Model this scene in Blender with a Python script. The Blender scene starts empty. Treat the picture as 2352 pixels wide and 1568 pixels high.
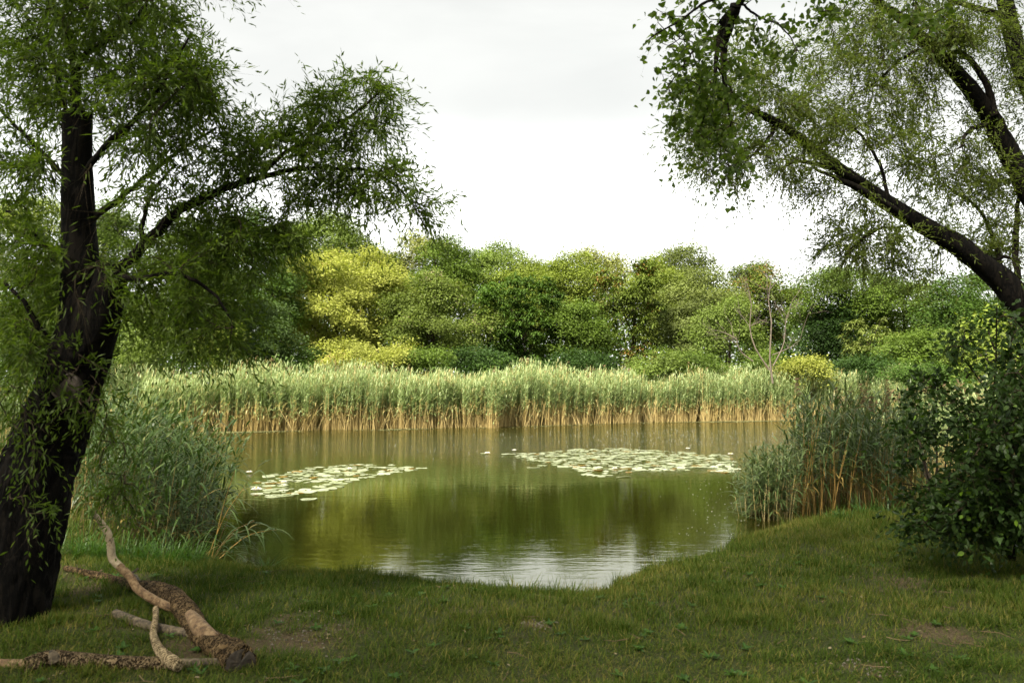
import bpy, math
import numpy as np
from mathutils import Vector, Matrix, noise as mnoise

R = np.random.default_rng(11)
scene = bpy.context.scene
col = scene.collection

# ------------------------------------------------------------------ camera, sky, sun, exposure
F = 1830.0            # focal length in pixels of a 2352 x 1568 frame (28 mm on full frame)
PITCH = math.radians(3.16)
CAMZ = 2.0
cam_d = bpy.data.cameras.new('camera')
cam = bpy.data.objects.new('camera', cam_d)
col.objects.link(cam)
cam.location = (0, 0, CAMZ)
cam.rotation_euler = (math.radians(90) + PITCH, 0, 0)
cam_d.sensor_width = 36.0
cam_d.lens = 36.0 * F / 2352.0
cam_d.clip_start = 0.05
cam_d.clip_end = 2000.0
cam_d.dof.use_dof = True
cam_d.dof.focus_distance = 32.0
cam_d.dof.aperture_fstop = 4.0
scene.camera = cam

SUN_EL = math.radians(49)
SUN_AZ = math.radians(210)      # compass style: 0 = +Y, clockwise towards +X
sun_dir = Vector((math.sin(SUN_AZ) * math.cos(SUN_EL), math.cos(SUN_AZ) * math.cos(SUN_EL), math.sin(SUN_EL)))
world = bpy.data.worlds.new("World")
scene.world = world
world.use_nodes = True
wn, wl = world.node_tree.nodes, world.node_tree.links
wn.clear()
w_out = wn.new('ShaderNodeOutputWorld')
w_sky = wn.new('ShaderNodeTexSky')
w_sky.sky_type = 'NISHITA'
w_sky.sun_disc = False
w_sky.sun_elevation = SUN_EL
w_sky.sun_rotation = SUN_AZ
w_bg1 = wn.new('ShaderNodeBackground')
w_bg1.inputs['Strength'].default_value = 0.08
wl.new(w_sky.outputs[0], w_bg1.inputs['Color'])
w_tc = wn.new('ShaderNodeTexCoord')
w_map = wn.new('ShaderNodeMapping')
w_map.inputs['Scale'].default_value = (1.0, 1.0, 3.2)
wl.new(w_tc.outputs['Generated'], w_map.inputs['Vector'])
w_noise = wn.new('ShaderNodeTexNoise')
w_noise.inputs['Scale'].default_value = 2.2
w_noise.inputs['Detail'].default_value = 5.0
w_noise.inputs['Roughness'].default_value = 0.5
w_noise.inputs['Distortion'].default_value = 0.4
wl.new(w_map.outputs[0], w_noise.inputs['Vector'])
w_ramp = wn.new('ShaderNodeValToRGB')
w_ramp.color_ramp.elements[0].position = 0.36
w_ramp.color_ramp.elements[0].color = (0.248, 0.252, 0.243, 1)
w_ramp.color_ramp.elements[1].position = 0.64
w_ramp.color_ramp.elements[1].color = (0.300, 0.302, 0.290, 1)
wl.new(w_noise.outputs['Fac'], w_ramp.inputs['Fac'])
w_bg2 = wn.new('ShaderNodeBackground')
w_sep = wn.new('ShaderNodeSeparateXYZ')
wl.new(w_tc.outputs['Generated'], w_sep.inputs[0])
w_hz = wn.new('ShaderNodeMapRange')          # overcast veil: brightest low over the horizon all the way round
w_hz.interpolation_type = 'SMOOTHSTEP'
w_hz.inputs['From Min'].default_value = math.sin(math.radians(10))
w_hz.inputs['From Max'].default_value = math.sin(math.radians(20))
w_hz.inputs['To Min'].default_value = 2.3
w_hz.inputs['To Max'].default_value = 1.0
wl.new(w_sep.outputs['Z'], w_hz.inputs['Value'])
wl.new(w_hz.outputs[0], w_bg2.inputs['Strength'])
wl.new(w_ramp.outputs['Color'], w_bg2.inputs['Color'])
w_mix = wn.new('ShaderNodeMixShader')
w_mix.inputs['Fac'].default_value = 0.97
wl.new(w_bg1.outputs[0], w_mix.inputs[1])
wl.new(w_bg2.outputs[0], w_mix.inputs[2])
wl.new(w_mix.outputs[0], w_out.inputs['Surface'])

sun_d = bpy.data.lights.new('sun', 'SUN')
sun_d.energy = 4.6
sun_d.angle = math.radians(12)
sun_d.color = (1.0, 0.93, 0.80)
sun = bpy.data.objects.new('sun', sun_d)
col.objects.link(sun)
sun.rotation_euler = (-sun_dir).to_track_quat('-Z', 'Y').to_euler()

scene.view_settings.view_transform = 'Standard'
scene.view_settings.look = 'None'
scene.view_settings.exposure = 1.8
scene.view_settings.gamma = 1.0
scene.view_settings.use_curve_mapping = False
scene.render.engine = 'CYCLES'
scene.cycles.max_bounces = 7
scene.cycles.diffuse_bounces = 4
scene.cycles.glossy_bounces = 3
scene.cycles.transmission_bounces = 5
scene.cycles.transparent_max_bounces = 8
scene.cycles.caustics_reflective = False
scene.cycles.caustics_refractive = False
scene.cycles.sample_clamp_indirect = 4.0
scene.cycles.use_denoising = True

# ------------------------------------------------------------------ helpers
SP, CP = math.sin(PITCH), math.cos(PITCH)

def P(px, py, D):
    """World point at distance D (along Y) that stands at (px, py) in the 2352-wide photo."""
    xc, yc = (px - 1176.0) / F, (784.0 - py) / F
    dy = CP - SP * yc
    dz = SP + CP * yc
    s = D / dy
    return np.array([xc * s, D, CAMZ + dz * s])

def G(px, py, z=0.0):
    """World point on the horizontal plane z."""
    xc, yc = (px - 1176.0) / F, (784.0 - py) / F
    dy = CP - SP * yc
    dz = SP + CP * yc
    s = (z - CAMZ) / dz
    return np.array([xc * s, dy * s, z])

def unit(a):
    return a / np.maximum(np.linalg.norm(a, axis=-1, keepdims=True), 1e-9)

def rvec(n, rng=R):
    return unit(rng.normal(size=(n, 3)))

def tag(o, label=None, cat=None, group=None, kind=None):
    if label: o['label'] = label
    if cat: o['category'] = cat
    if group: o['group'] = group
    if kind: o['kind'] = kind
    return o

def empty(name, loc, label=None, cat=None, group=None):
    o = bpy.data.objects.new(name, None)
    o.empty_display_size = 0.2
    o.location = [float(v) for v in loc]
    col.objects.link(o)
    return tag(o, label, cat, group)

class MB:
    """Collects numpy geometry; builds ONE mesh object."""
    def __init__(s):
        s.v, s.lv, s.ls, s.a, s.b, s.n = [], [], [], [], [], 0
        s.mi = []
    def add(s, v, f, rnd=0.5, tint=0.0, mi=0):
        """v (n,3); f (m,k) int; rnd / tint per face (scalar or (m,))."""
        v = np.asarray(v, float); f = np.asarray(f, int)
        m = len(f)
        if m == 0: return
        s.v.append(v); s.lv.append((f + s.n).ravel()); s.ls.append(np.full(m, f.shape[1]))
        s.a.append(np.broadcast_to(np.asarray(rnd, float), (m,)))
        s.b.append(np.broadcast_to(np.asarray(tint, float), (m,)))
        s.mi.append(np.full(m, mi))
        s.n += len(v)
    def mesh(s, name, mats, off=(0, 0, 0), smooth=False):
        me = bpy.data.meshes.new(name)
        v = np.concatenate(s.v) - np.asarray(off, float)
        lv = np.concatenate(s.lv); lt = np.concatenate(s.ls)
        me.vertices.add(len(v)); me.vertices.foreach_set('co', v.astype(np.float32).ravel())
        me.loops.add(len(lv)); me.loops.foreach_set('vertex_index', lv.astype(np.int32))
        me.polygons.add(len(lt))
        me.polygons.foreach_set('loop_start', (np.cumsum(lt) - lt).astype(np.int32))
        me.polygons.foreach_set('loop_total', lt.astype(np.int32))
        me.polygons.foreach_set('use_smooth', np.full(len(lt), smooth))
        if not isinstance(mats, (list, tuple)): mats = [mats]
        for m in mats: me.materials.append(m)
        me.polygons.foreach_set('material_index', np.concatenate(s.mi).astype(np.int32))
        for nm, arr in (('rnd', s.a), ('tint', s.b)):
            at = me.attributes.new(nm, 'FLOAT', 'FACE')
            at.data.foreach_set('value', np.concatenate(arr).astype(np.float32))
        me.update(calc_edges=True)
        return me
    def build(s, name, mats, parent=None, smooth=False, kind=None):
        off = parent.location if parent is not None else (0, 0, 0)
        # parents are never rotated or scaled, and sit at most one level above with a zero own offset for parts
        if parent is not None:
            off = np.array(parent.location)
            q = parent.parent
            while q is not None:
                off = off + np.array(q.location); q = q.parent
        o = bpy.data.objects.new(name, s.mesh(name, mats, off, smooth))
        col.objects.link(o)
        o.parent = parent
        if kind: o['kind'] = kind
        return o

def spline(pts, n):
    """Catmull-Rom through pts (k,d), resampled to n points."""
    p = np.asarray(pts, float)
    if len(p) == 2:
        t = np.linspace(0, 1, n)[:, None]
        return p[0] * (1 - t) + p[1] * t
    p = np.vstack([2 * p[0] - p[1], p, 2 * p[-1] - p[-2]])
    k = len(p) - 3
    t = np.linspace(0, k - 1e-6, n); i = t.astype(int); u = (t - i)[:, None]
    a, b, c, d = p[i], p[i + 1], p[i + 2], p[i + 3]
    return 0.5 * (2 * b + (c - a) * u + (2 * a - 5 * b + 4 * c - d) * u ** 2 + (3 * b - a - 3 * c + d) * u ** 3)

def frames(p):
    t = unit(np.gradient(p, axis=0))
    up = np.array([0, 0, 1.0])
    if abs(t[0] @ up) > 0.9: up = np.array([0, 1.0, 0])
    u = np.zeros_like(t)
    last = np.cross(t[0], up)
    for i in range(len(t)):
        w = last - t[i] * (last @ t[i])
        last = w / max(np.linalg.norm(w), 1e-9)
        u[i] = last
    return t, u, np.cross(t, u)

def tube(mb, pts, rad, sides=6, cap=True, rnd=0.5, tint=0.0, rough=0.0, seed=0.0, ridge=0.0, mi=0, flare=None):
    """Tapered tube along pts (n,3) with radii rad (n,). rough / ridge displace the bark."""
    p = np.asarray(pts, float); n = len(p)
    rad = np.broadcast_to(np.asarray(rad, float), (n,))
    t, u, w = frames(p)
    a = np.linspace(0, 2 * np.pi, sides, endpoint=False)
    rr = np.repeat(rad[:, None], sides, 1).copy()
    if rough or ridge:
        s = np.concatenate([[0], np.cumsum(np.linalg.norm(np.diff(p, axis=0), axis=1))])
        for i in range(n):
            for j in range(sides):
                ca, sa = math.cos(a[j]), math.sin(a[j])
                lump = mnoise.noise(Vector((ca * 1.2 + seed, sa * 1.2, s[i] * 2.5)))
                q = mnoise.noise(Vector((ca * 5.5 + seed * 3, sa * 5.5, s[i] * 6.0 + lump * 2)))
                rr[i, j] *= 1 + rough * lump + ridge * (1 - 2.2 * abs(q)) 
    ring = p[:, None] + rr[..., None] * (np.cos(a)[None, :, None] * u[:, None] + np.sin(a)[None, :, None] * w[:, None])
    v = ring.reshape(-1, 3)
    i, j = np.meshgrid(np.arange(n - 1), np.arange(sides), indexing='ij')
    j2 = (j + 1) % sides
    f = np.stack([i * sides + j, i * sides + j2, (i + 1) * sides + j2, (i + 1) * sides + j], -1).reshape(-1, 4)
    mb.add(v, f, rnd, tint, mi)
    if cap:
        for k, c in ((0, p[0]), (n - 1, p[-1])):
            vv = np.vstack([ring[k], c[None]])
            o = np.arange(sides)
            ff = np.stack([o, (o + 1) % sides, np.full(sides, sides)], 1)
            if k == 0: ff = ff[:, ::-1]
            mb.add(vv, ff, rnd, tint, mi)

# leaf templates: (u along, v across, w normal), triangles
T_DIA = (np.array([[0, 0, 0], [.42, -.5, .0], [1, 0, -.06], [.42, .5, .0]]), np.array([[0, 1, 2], [0, 2, 3]]))
T_TRI = (np.array([[0, -.5, 0], [0, .5, 0], [1, 0, -.05]]), np.array([[0, 2, 1]]))
T_LANCE = (np.array([[0, 0, 0], [.28, -.5, .05], [.28, .5, .05], [.68, -.38, .02], [.68, .38, .02], [1, 0, -.12]]),
           np.array([[0, 1, 2], [1, 3, 4], [1, 4, 2], [3, 5, 4]]))
T_HEART = (np.array([[0, 0, 0], [.06, -.36, .02], [.34, -.5, .04], [1, 0, -.06], [.34, .5, .04], [.06, .36, .02], [.34, 0, -.02]]),
           np.array([[0, 1, 6], [1, 2, 6], [2, 3, 6], [3, 4, 6], [4, 5, 6], [5, 0, 6]]))
T_OVAL = (np.array([[0, 0, 0], [.25, -.42, .03], [.62, -.44, .03], [1, 0, -.08], [.62, .44, .03], [.25, .42, .03], [.45, 0, -.03]]),
          np.array([[0, 1, 6], [1, 2, 6], [2, 3, 6], [3, 4, 6], [4, 5, 6], [5, 0, 6]]))

def leaves(mb, T, p, d, n, L, W, rnd, tint=0.0, mi=0):
    tv, tf = T
    p = np.asarray(p); N = len(p)
    if N == 0: return
    d = unit(d)
    b = unit(np.cross(n, d)); n = np.cross(d, b)
    L = np.broadcast_to(L, (N,))[:, None, None]; W = np.broadcast_to(W, (N,))[:, None, None]
    v = p[:, None] + d[:, None] * tv[None, :, 0:1] * L + b[:, None] * tv[None, :, 1:2] * W + n[:, None] * tv[None, :, 2:3] * L
    f = (tf[None] + (np.arange(N) * len(tv))[:, None, None]).reshape(-1, 3)
    k = len(tf)
    mb.add(v.reshape(-1, 3), f, np.repeat(np.broadcast_to(rnd, (N,)), k), np.repeat(np.broadcast_to(tint, (N,)), k), mi)

def blades(mb, p, h, L, W, rise, droop, rnd, tint=0.0, segs=3, mi=0):
    """Arched strap leaves: base p, horizontal heading h, length L, width W; rise and droop as shares of L."""
    p = np.asarray(p); N = len(p)
    if N == 0: return
    h = h.copy(); h[:, 2] = 0; h = unit(h)
    side = np.stack([-h[:, 1], h[:, 0], np.zeros(N)], 1)
    L = np.broadcast_to(L, (N,)); W = np.broadcast_to(W, (N,))
    rise = np.broadcast_to(rise, (N,)); droop = np.broadcast_to(droop, (N,))
    ts = np.linspace(0, 1, segs + 1)
    prof = np.interp(ts, [0, .3, .65, 1], [.55, 1, .75, 0])
    rows = []
    for t, w in zip(ts, prof):
        hor = np.sqrt(np.maximum(1 - np.minimum(rise, .98) ** 2, .03))
        c = p + h * (L * t * hor)[:, None]
        c[:, 2] += L * (rise * t - droop * t * t)
        if w > 0:
            rows += [c - side * (W * w * .5)[:, None], c + side * (W * w * .5)[:, None]]
        else:
            rows += [c]
    v = np.stack(rows, 1); k = v.shape[1]
    f = []
    for i in range(segs - 1):
        a = 2 * i
        f += [[a, a + 1, a + 3], [a, a + 3, a + 2]]
    a = 2 * (segs - 1)
    f += [[a, a + 1, a + 2]]
    f = np.array(f)
    ff = (f[None] + (np.arange(N) * k)[:, None, None]).reshape(-1, 3)
    m = len(f)
    mb.add(v.reshape(-1, 3), ff, np.repeat(np.broadcast_to(rnd, (N,)), m), np.repeat(np.broadcast_to(tint, (N,)), m), mi)

# ------------------------------------------------------------------ materials
def new_mat(name):
    m = bpy.data.materials.new(name); m.use_nodes = True
    nt = m.node_tree; nt.nodes.clear()
    return m, nt.nodes, nt.links

def ramp_node(n, stops):
    r = n.new('ShaderNodeValToRGB')
    el = r.color_ramp.elements
    while len(el) > 1: el.remove(el[-1])
    el[0].position = stops[0][0]; el[0].color = (*stops[0][1], 1)
    for p, c in stops[1:]:
        e = el.new(p); e.color = (*c, 1)
    return r

def leaf_mat(name, stops, trans=0.35, rough=0.5, tcol=(1.15, 1.25, 0.55), spec=.3):
    m, n, l = new_mat(name)
    out = n.new('ShaderNodeOutputMaterial')
    at = n.new('ShaderNodeAttribute'); at.attribute_name = 'rnd'
    r = ramp_node(n, stops)
    fac = at.outputs['Fac']
    l.new(fac, r.inputs['Fac'])
    bs = n.new('ShaderNodeBsdfPrincipled')
    bs.inputs['Roughness'].default_value = rough
    bs.inputs['Specular IOR Level'].default_value = spec
    l.new(r.outputs['Color'], bs.inputs['Base Color'])
    mul = n.new('ShaderNodeMix'); mul.data_type = 'RGBA'; mul.blend_type = 'MULTIPLY'
    mul.inputs['Factor'].default_value = 1.0
    l.new(r.outputs['Color'], mul.inputs['A']); mul.inputs['B'].default_value = (*tcol, 1)
    tr = n.new('ShaderNodeBsdfTranslucent')
    l.new(mul.outputs['Result'], tr.inputs['Color'])
    mx = n.new('ShaderNodeMixShader'); mx.inputs['Fac'].default_value = trans
    l.new(bs.outputs[0], mx.inputs[1]); l.new(tr.outputs[0], mx.inputs[2])
    l.new(mx.outputs[0], out.inputs['Surface'])
    return m

def bark_mat(name, dark, light, scale=6.0, stretch=0.18, bump=0.5, extra=None):
    m, n, l = new_mat(name)
    out = n.new('ShaderNodeOutputMaterial')
    bs = n.new('ShaderNodeBsdfPrincipled'); bs.inputs['Roughness'].default_value = 0.9
    bs.inputs['Specular IOR Level'].default_value = 0.1
    tc = n.new('ShaderNodeTexCoord')
    mp = n.new('ShaderNodeMapping'); mp.inputs['Scale'].default_value = (1, 1, stretch)
    l.new(tc.outputs['Object'], mp.inputs['Vector'])
    vo = n.new('ShaderNodeTexVoronoi'); vo.feature = 'DISTANCE_TO_EDGE'; vo.inputs['Scale'].default_value = scale * 2.2
    no = n.new('ShaderNodeTexNoise'); no.inputs['Scale'].default_value = scale; no.inputs['Detail'].default_value = 8
    no.inputs['Roughness'].default_value = 0.65
    l.new(mp.outputs[0], no.inputs['Vector'])
    ad = n.new('ShaderNodeMix'); ad.data_type = 'VECTOR'; ad.inputs['Factor'].default_value = 0.25
    l.new(mp.outputs[0], ad.inputs['A']); l.new(no.outputs['Color'], ad.inputs['B'])
    l.new(ad.outputs['Result'], vo.inputs['Vector'])
    mm = n.new('ShaderNodeMath'); mm.operation = 'MULTIPLY'
    cl = n.new('ShaderNodeMapRange'); cl.inputs['From Max'].default_value = 0.16
    l.new(vo.outputs['Distance'], cl.inputs['Value'])
    l.new(cl.outputs[0], mm.inputs[0]); l.new(no.outputs['Fac'], mm.inputs[1])
    st = [(0.0, dark), (0.12, dark), (0.62, light)]
    if extra: st = [(0.0, dark), (.10, dark), (.34, light), (.62, extra)]
    r = ramp_node(n, st)
    l.new(mm.outputs[0], r.inputs['Fac'])
    l.new(r.outputs['Color'], bs.inputs['Base Color'])
    bp = n.new('ShaderNodeBump'); bp.inputs['Strength'].default_value = bump; bp.inputs['Distance'].default_value = 0.03
    l.new(mm.outputs[0], bp.inputs['Height'])
    l.new(bp.outputs[0], bs.inputs['Normal'])
    l.new(bs.outputs[0], out.inputs['Surface'])
    return m

def wood_mat(name, stops, scale=8.0, stretch=(1, 1, 1), bump=0.25):
    m, n, l = new_mat(name)
    out = n.new('ShaderNodeOutputMaterial')
    bs = n.new('ShaderNodeBsdfPrincipled'); bs.inputs['Roughness'].default_value = 0.75
    tc = n.new('ShaderNodeTexCoord')
    mp = n.new('ShaderNodeMapping'); mp.inputs['Scale'].default_value = stretch
    l.new(tc.outputs['Object'], mp.inputs['Vector'])
    no = n.new('ShaderNodeTexNoise'); no.inputs['Scale'].default_value = scale; no.inputs['Detail'].default_value = 9
    no.inputs['Roughness'].default_value = 0.7; no.inputs['Distortion'].default_value = 0.6
    l.new(mp.outputs[0], no.inputs['Vector'])
    r = ramp_node(n, stops)
    l.new(no.outputs['Fac'], r.inputs['Fac'])
    l.new(r.outputs['Color'], bs.inputs['Base Color'])
    bp = n.new('ShaderNodeBump'); bp.inputs['Strength'].default_value = bump; bp.inputs['Distance'].default_value = 0.02
    l.new(no.outputs['Fac'], bp.inputs['Height']); l.new(bp.outputs[0], bs.inputs['Normal'])
    l.new(bs.outputs[0], out.inputs['Surface'])
    return m

M = {}
M['willow'] = leaf_mat('willow_leaf', [(0, (.048, .080, .010)), (.6, (.085, .130, .016)), (1, (.13, .17, .03))], .58, .45, spec=.22)
M['willow2'] = leaf_mat('willow_leaf_grey', [(0, (.06, .082, .015)), (.6, (.10, .13, .025)), (1, (.145, .175, .04))], .58, .45, spec=.2)
M['poplar'] = leaf_mat('poplar_leaf', [(0, (.05, .085, .012)), (.7, (.085, .13, .018)), (1, (.12, .165, .03))], .58, .4)
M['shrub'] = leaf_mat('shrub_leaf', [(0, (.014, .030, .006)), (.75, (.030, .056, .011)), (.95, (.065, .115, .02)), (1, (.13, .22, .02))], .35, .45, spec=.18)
M['reed_far'] = leaf_mat('reed_leaf_pale', [(0, (.18, .24, .085)), (.55, (.315, .395, .165)), (.9, (.41, .475, .23)), (1, (.42, .35, .14))], .42, .5, (1.05, 1.1, .9))
M['reed_near'] = leaf_mat('reed_leaf_dark', [(0, (.026, .052, .010)), (.6, (.054, .094, .021)), (.93, (.11, .16, .05)), (1, (.22, .17, .05))], .30, .4, (1.05, 1.15, .6))
M['reed_mid'] = leaf_mat('reed_leaf_blue', [(0, (.058, .092, .024)), (.7, (.112, .158, .052)), (.93, (.165, .21, .09)), (1, (.28, .20, .06))], .30, .4, (1.05, 1.15, .65))
M['straw'] = leaf_mat('reed_stem_straw', [(0, (.20, .15, .055)), (.5, (.48, .37, .145)), (1, (.62, .50, .23))], .15, .55, (1.1, 1, .7))
M['straw_dark'] = leaf_mat('reed_stem_brown', [(0, (.09, .062, .018)), (.5, (.23, .14, .034)), (1, (.36, .22, .06))], .15, .55, (1.1, 1, .7))
M['straw_green_shaded'] = leaf_mat('reed_stem_green_shaded', [(0, (.035, .042, .012)), (.6, (.085, .075, .02)), (1, (.20, .14, .04))], .15, .5, (1.1, 1, .7))  # green-brown stems of the left stand, its shade darkened into the colour
M['plume'] = leaf_mat('reed_plume', [(0, (.13, .095, .05)), (1, (.25, .18, .085))], .3, .8, (1.1, 1, .7))
M['grass'] = leaf_mat('grass_blade', [(0, (.034, .062, .006)), (.5, (.066, .102, .012)), (.8, (.112, .126, .022)), (1, (.22, .18, .05))], .35, .6, spec=.1)
M['tuft'] = leaf_mat('fresh_grass_blade', [(0, (.03, .075, .012)), (1, (.075, .15, .022))], .40, .45)
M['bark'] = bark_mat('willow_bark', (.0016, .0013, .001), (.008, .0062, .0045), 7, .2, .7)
M['bark2'] = bark_mat('grey_bark', (.003, .0024, .0018), (.014, .0108, .0075), 9, .3, .5)
M['twig'] = bark_mat('twig_bark', (.02, .016, .010), (.06, .045, .028), 12, .5, .2)
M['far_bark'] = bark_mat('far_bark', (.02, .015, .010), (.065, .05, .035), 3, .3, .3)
M['dead'] = wood_mat('dead_branch_wood', [(.3, (.06, .045, .032)), (.7, (.17, .135, .10))], 3)
M['log'] = bark_mat('log_bark', (.006, .004, .002), (.105, .066, .028), 12, .6, 1.0, (.20, .135, .066))
M['bare'] = wood_mat('debarked_wood', [(.34, (.035, .017, .006)), (.45, (.12, .066, .026)), (.56, (.22, .14, .066)), (.70, (.32, .23, .13))], 26, (1, 1, 1), .5)
M['grey_wood'] = wood_mat('weathered_wood', [(.36, (.018, .013, .008)), (.47, (.07, .05, .028)), (.58, (.15, .112, .066)), (.72, (.24, .185, .115))], 30, (1, 1, 1), .5)
M['peel'] = bark_mat('peeling_bark', (.03, .02, .010), (.30, .22, .12), 11, .6, .6, (.42, .33, .20))
M['bark_brown'] = bark_mat('branch_bark', (.014, .009, .005), (.13, .088, .045), 13, .6, 1.0, (.24, .175, .10))
M['pale'] = wood_mat('pale_flaking_wood', [(.34, (.04, .028, .016)), (.40, (.27, .20, .115)), (.55, (.38, .30, .19)), (.75, (.50, .42, .30))], 24, (1, 1, 1), .5)
M['cut'] = wood_mat('cut_wood', [(.3, (.008, .005, .003)), (.55, (.03, .02, .011)), (.75, (.07, .05, .028))], 26)
M['scar'] = wood_mat('pruning_scar_wood', [(.25, (.010, .007, .004)), (.5, (.028, .018, .009)), (.75, (.042, .028, .015))], 9)
M['pad'] = leaf_mat('lily_pad', [(0, (.17, .20, .09)), (.45, (.31, .345, .21)), (.92, (.41, .44, .31)), (1, (.22, .14, .035))], .1, .2)
M['petal'] = leaf_mat('lily_petal', [(0, (.75, .74, .66)), (1, (.82, .80, .74))], .25, .5, (1, 1, 1))
M['stamen'] = leaf_mat('lily_stamen', [(0, (.7, .45, .04)), (1, (.75, .55, .06))], .1, .5, (1, 1, 1))
M['fleck'] = leaf_mat('floating_fleck', [(0, (.40, .42, .36)), (1, (.62, .62, .55))], .1, .4, (1, 1, 1))
M['duck'] = leaf_mat('duckweed', [(0, (.12, .13, .05)), (1, (.27, .26, .12))], .1, .4, (1, 1, 1))
M['litter'] = leaf_mat('dry_litter', [(0, (.07, .045, .022)), (.7, (.16, .115, .06)), (1, (.26, .21, .13))], .1, .8, (1, 1, 1))
M['stone'] = wood_mat('pebble_stone', [(.3, (.09, .075, .055)), (.7, (.19, .165, .13))], 20)

def foliage(name, c, spread=.35, trans=.35, accent=None, warm=0.0):
    c = np.array(c) * np.array([1.52, 1.48, .84])
    st = [(0, tuple(c * (1 - spread))), (.5, tuple(c)), (.92, tuple(c * (1 + spread * .8)))]
    st.append((1, accent if accent else tuple(c * (1 + spread))))
    M[name] = leaf_mat(name, st, trans, .55, spec=.2)
foliage('lf_yellow', (.195, .215, .075), .28, .36, (.30, .24, .08))
foliage('lf_yellowgreen', (.112, .145, .038), .3)
foliage('lf_pale', (.092, .130, .045), .3)
foliage('lf_mid', (.062, .098, .024), .35)
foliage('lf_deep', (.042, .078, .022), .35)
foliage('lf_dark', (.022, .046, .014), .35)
foliage('lf_sage', (.10, .125, .055), .3)
foliage('lf_greygreen', (.075, .095, .045), .35)
foliage('lf_lime', (.125, .14, .062), .35, .3, (.24, .22, .12))
foliage('lf_russet', (.062, .088, .024), .35, .3, (.19, .11, .03))
foliage('lf_seedy', (.082, .112, .036), .35, .35, (.26, .21, .13))
foliage('lf_ivy', (.014, .030, .010), .35)
foliage('lf_blue', (.05, .082, .038), .35)

# ------------------------------------------------------------------ terrain and water
near_px = [(430, 1296), (520, 1304), (600, 1316), (690, 1322), (760, 1328), (830, 1330), (900, 1340), (970, 1346), (1030, 1356), (1100, 1358),
           (1170, 1366), (1240, 1374), (1320, 1378), (1372, 1366), (1405, 1346), (1470, 1330), (1540, 1304), (1610, 1288),
           (1665, 1264), (1712, 1236), (1780, 1222), (1860, 1206), (1935, 1192)]
near_w = [tuple(G(x, y)[:2]) for x, y in near_px]
FRONT = np.array([(-15.5, 33.2), (-11, 34.8), (-6, 36.4), (-1, 38.2), (3.5, 41.0), (8, 43.5), (15.7, 45.6), (22, 46.5)])   # waterline of the far reed bed
def front_y(x):
    return np.interp(x, FRONT[:, 0], FRONT[:, 1])
far_bank = [(x, y + 1.4) for x, y in FRONT]
pond = np.array(near_w + [(5.9, 11.9), (7.6, 12.8), (9, 15), (12, 19), (16, 27), (20, 37), (23, 46)] + far_bank[::-1][1:] +
                [(-17, 30), (-13, 24), (-9.5, 18), (-7.2, 13.5), (-5.2, 10.6), (-4.2, 9.2)])

def vnoise(x, y, seed=0):
    """Smooth value noise, 0..1."""
    x = np.asarray(x, float) + 1000.0; y = np.asarray(y, float) + 1000.0
    xi, yi = np.floor(x).astype(np.int64), np.floor(y).astype(np.int64)
    u, v = x - xi, y - yi
    u = u * u * (3 - 2 * u); v = v * v * (3 - 2 * v)
    def hsh(a, b):
        h = (a * 374761393 + b * 668265263 + seed * 982451653) & 0x7fffffff
        h = ((h ^ (h >> 13)) * 1274126177) & 0x7fffffff
        return ((h ^ (h >> 16)) & 0xffff) / 65535.0
    return (hsh(xi, yi) * (1 - u) + hsh(xi + 1, yi) * u) * (1 - v) + (hsh(xi, yi + 1) * (1 - u) + hsh(xi + 1, yi + 1) * u) * v

def fbm(x, y, seed=0, o=4):
    t, a, n = 0, .5, 0
    for k in range(o):
        t = t + a * vnoise(x * 2 ** k, y * 2 ** k, seed + k); n += a; a *= .55
    return t / n

def shore_dist(x, y):
    d = shore_dist0(x, y)
    n = (vnoise(np.asarray(x) * 2.1, np.asarray(y) * 2.1, 41) - .5) * .22 + (vnoise(np.asarray(x) * 6.3, np.asarray(y) * 6.3, 43) - .5) * .12
    return d + n * np.exp(-np.abs(d) / .8)

def shore_dist0(x, y):
    """Signed distance to the pond's edge, positive on land."""
    x = np.asarray(x, float); y = np.asarray(y, float)
    d = np.full(x.shape, 1e9); inside = np.zeros(x.shape, bool)
    n = len(pond)
    for i in range(n):
        ax, ay = pond[i]; bx, by = pond[(i + 1) % n]
        ex, ey = bx - ax, by - ay
        t = np.clip(((x - ax) * ex + (y - ay) * ey) / (ex * ex + ey * ey), 0, 1)
        d = np.minimum(d, np.hypot(x - ax - t * ex, y - ay - t * ey))
        c = ((ay > y) != (by > y))
        with np.errstate(divide='ignore', invalid='ignore'):
            xi = (bx - ax) * (y - ay) / (by - ay) + ax
        inside ^= c & (x < xi)
    return np.where(inside, -d, d)

def wob(x, y):
    return (np.sin(x * 1.7 + y * .6) * np.sin(y * 1.3 - x * .4) * .5 + np.sin(x * 3.9 + 1.3) * np.sin(y * 4.3 + .5) * .3 + np.sin(x * 8.1 + y * 3) * np.sin(y * 9.3 - x * 2) * .2)

def gz(x, y):
    d = shore_dist(x, y)
    land = .035 + .17 * (1 - np.exp(-np.maximum(d, 0) / .55)) + .02 * np.clip(d, 0, 4) + .022 * wob(x, y) * np.clip(d * 2, 0, 1)
    land = land + np.clip(y - 52, 0, 80) * .02
    bed = -.02 - .75 * (1 - np.exp(d / 2.2))
    return np.where(d > 0, land, bed)

def gz1(x, y):
    return float(gz(np.array([x]), np.array([y]))[0])

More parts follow.
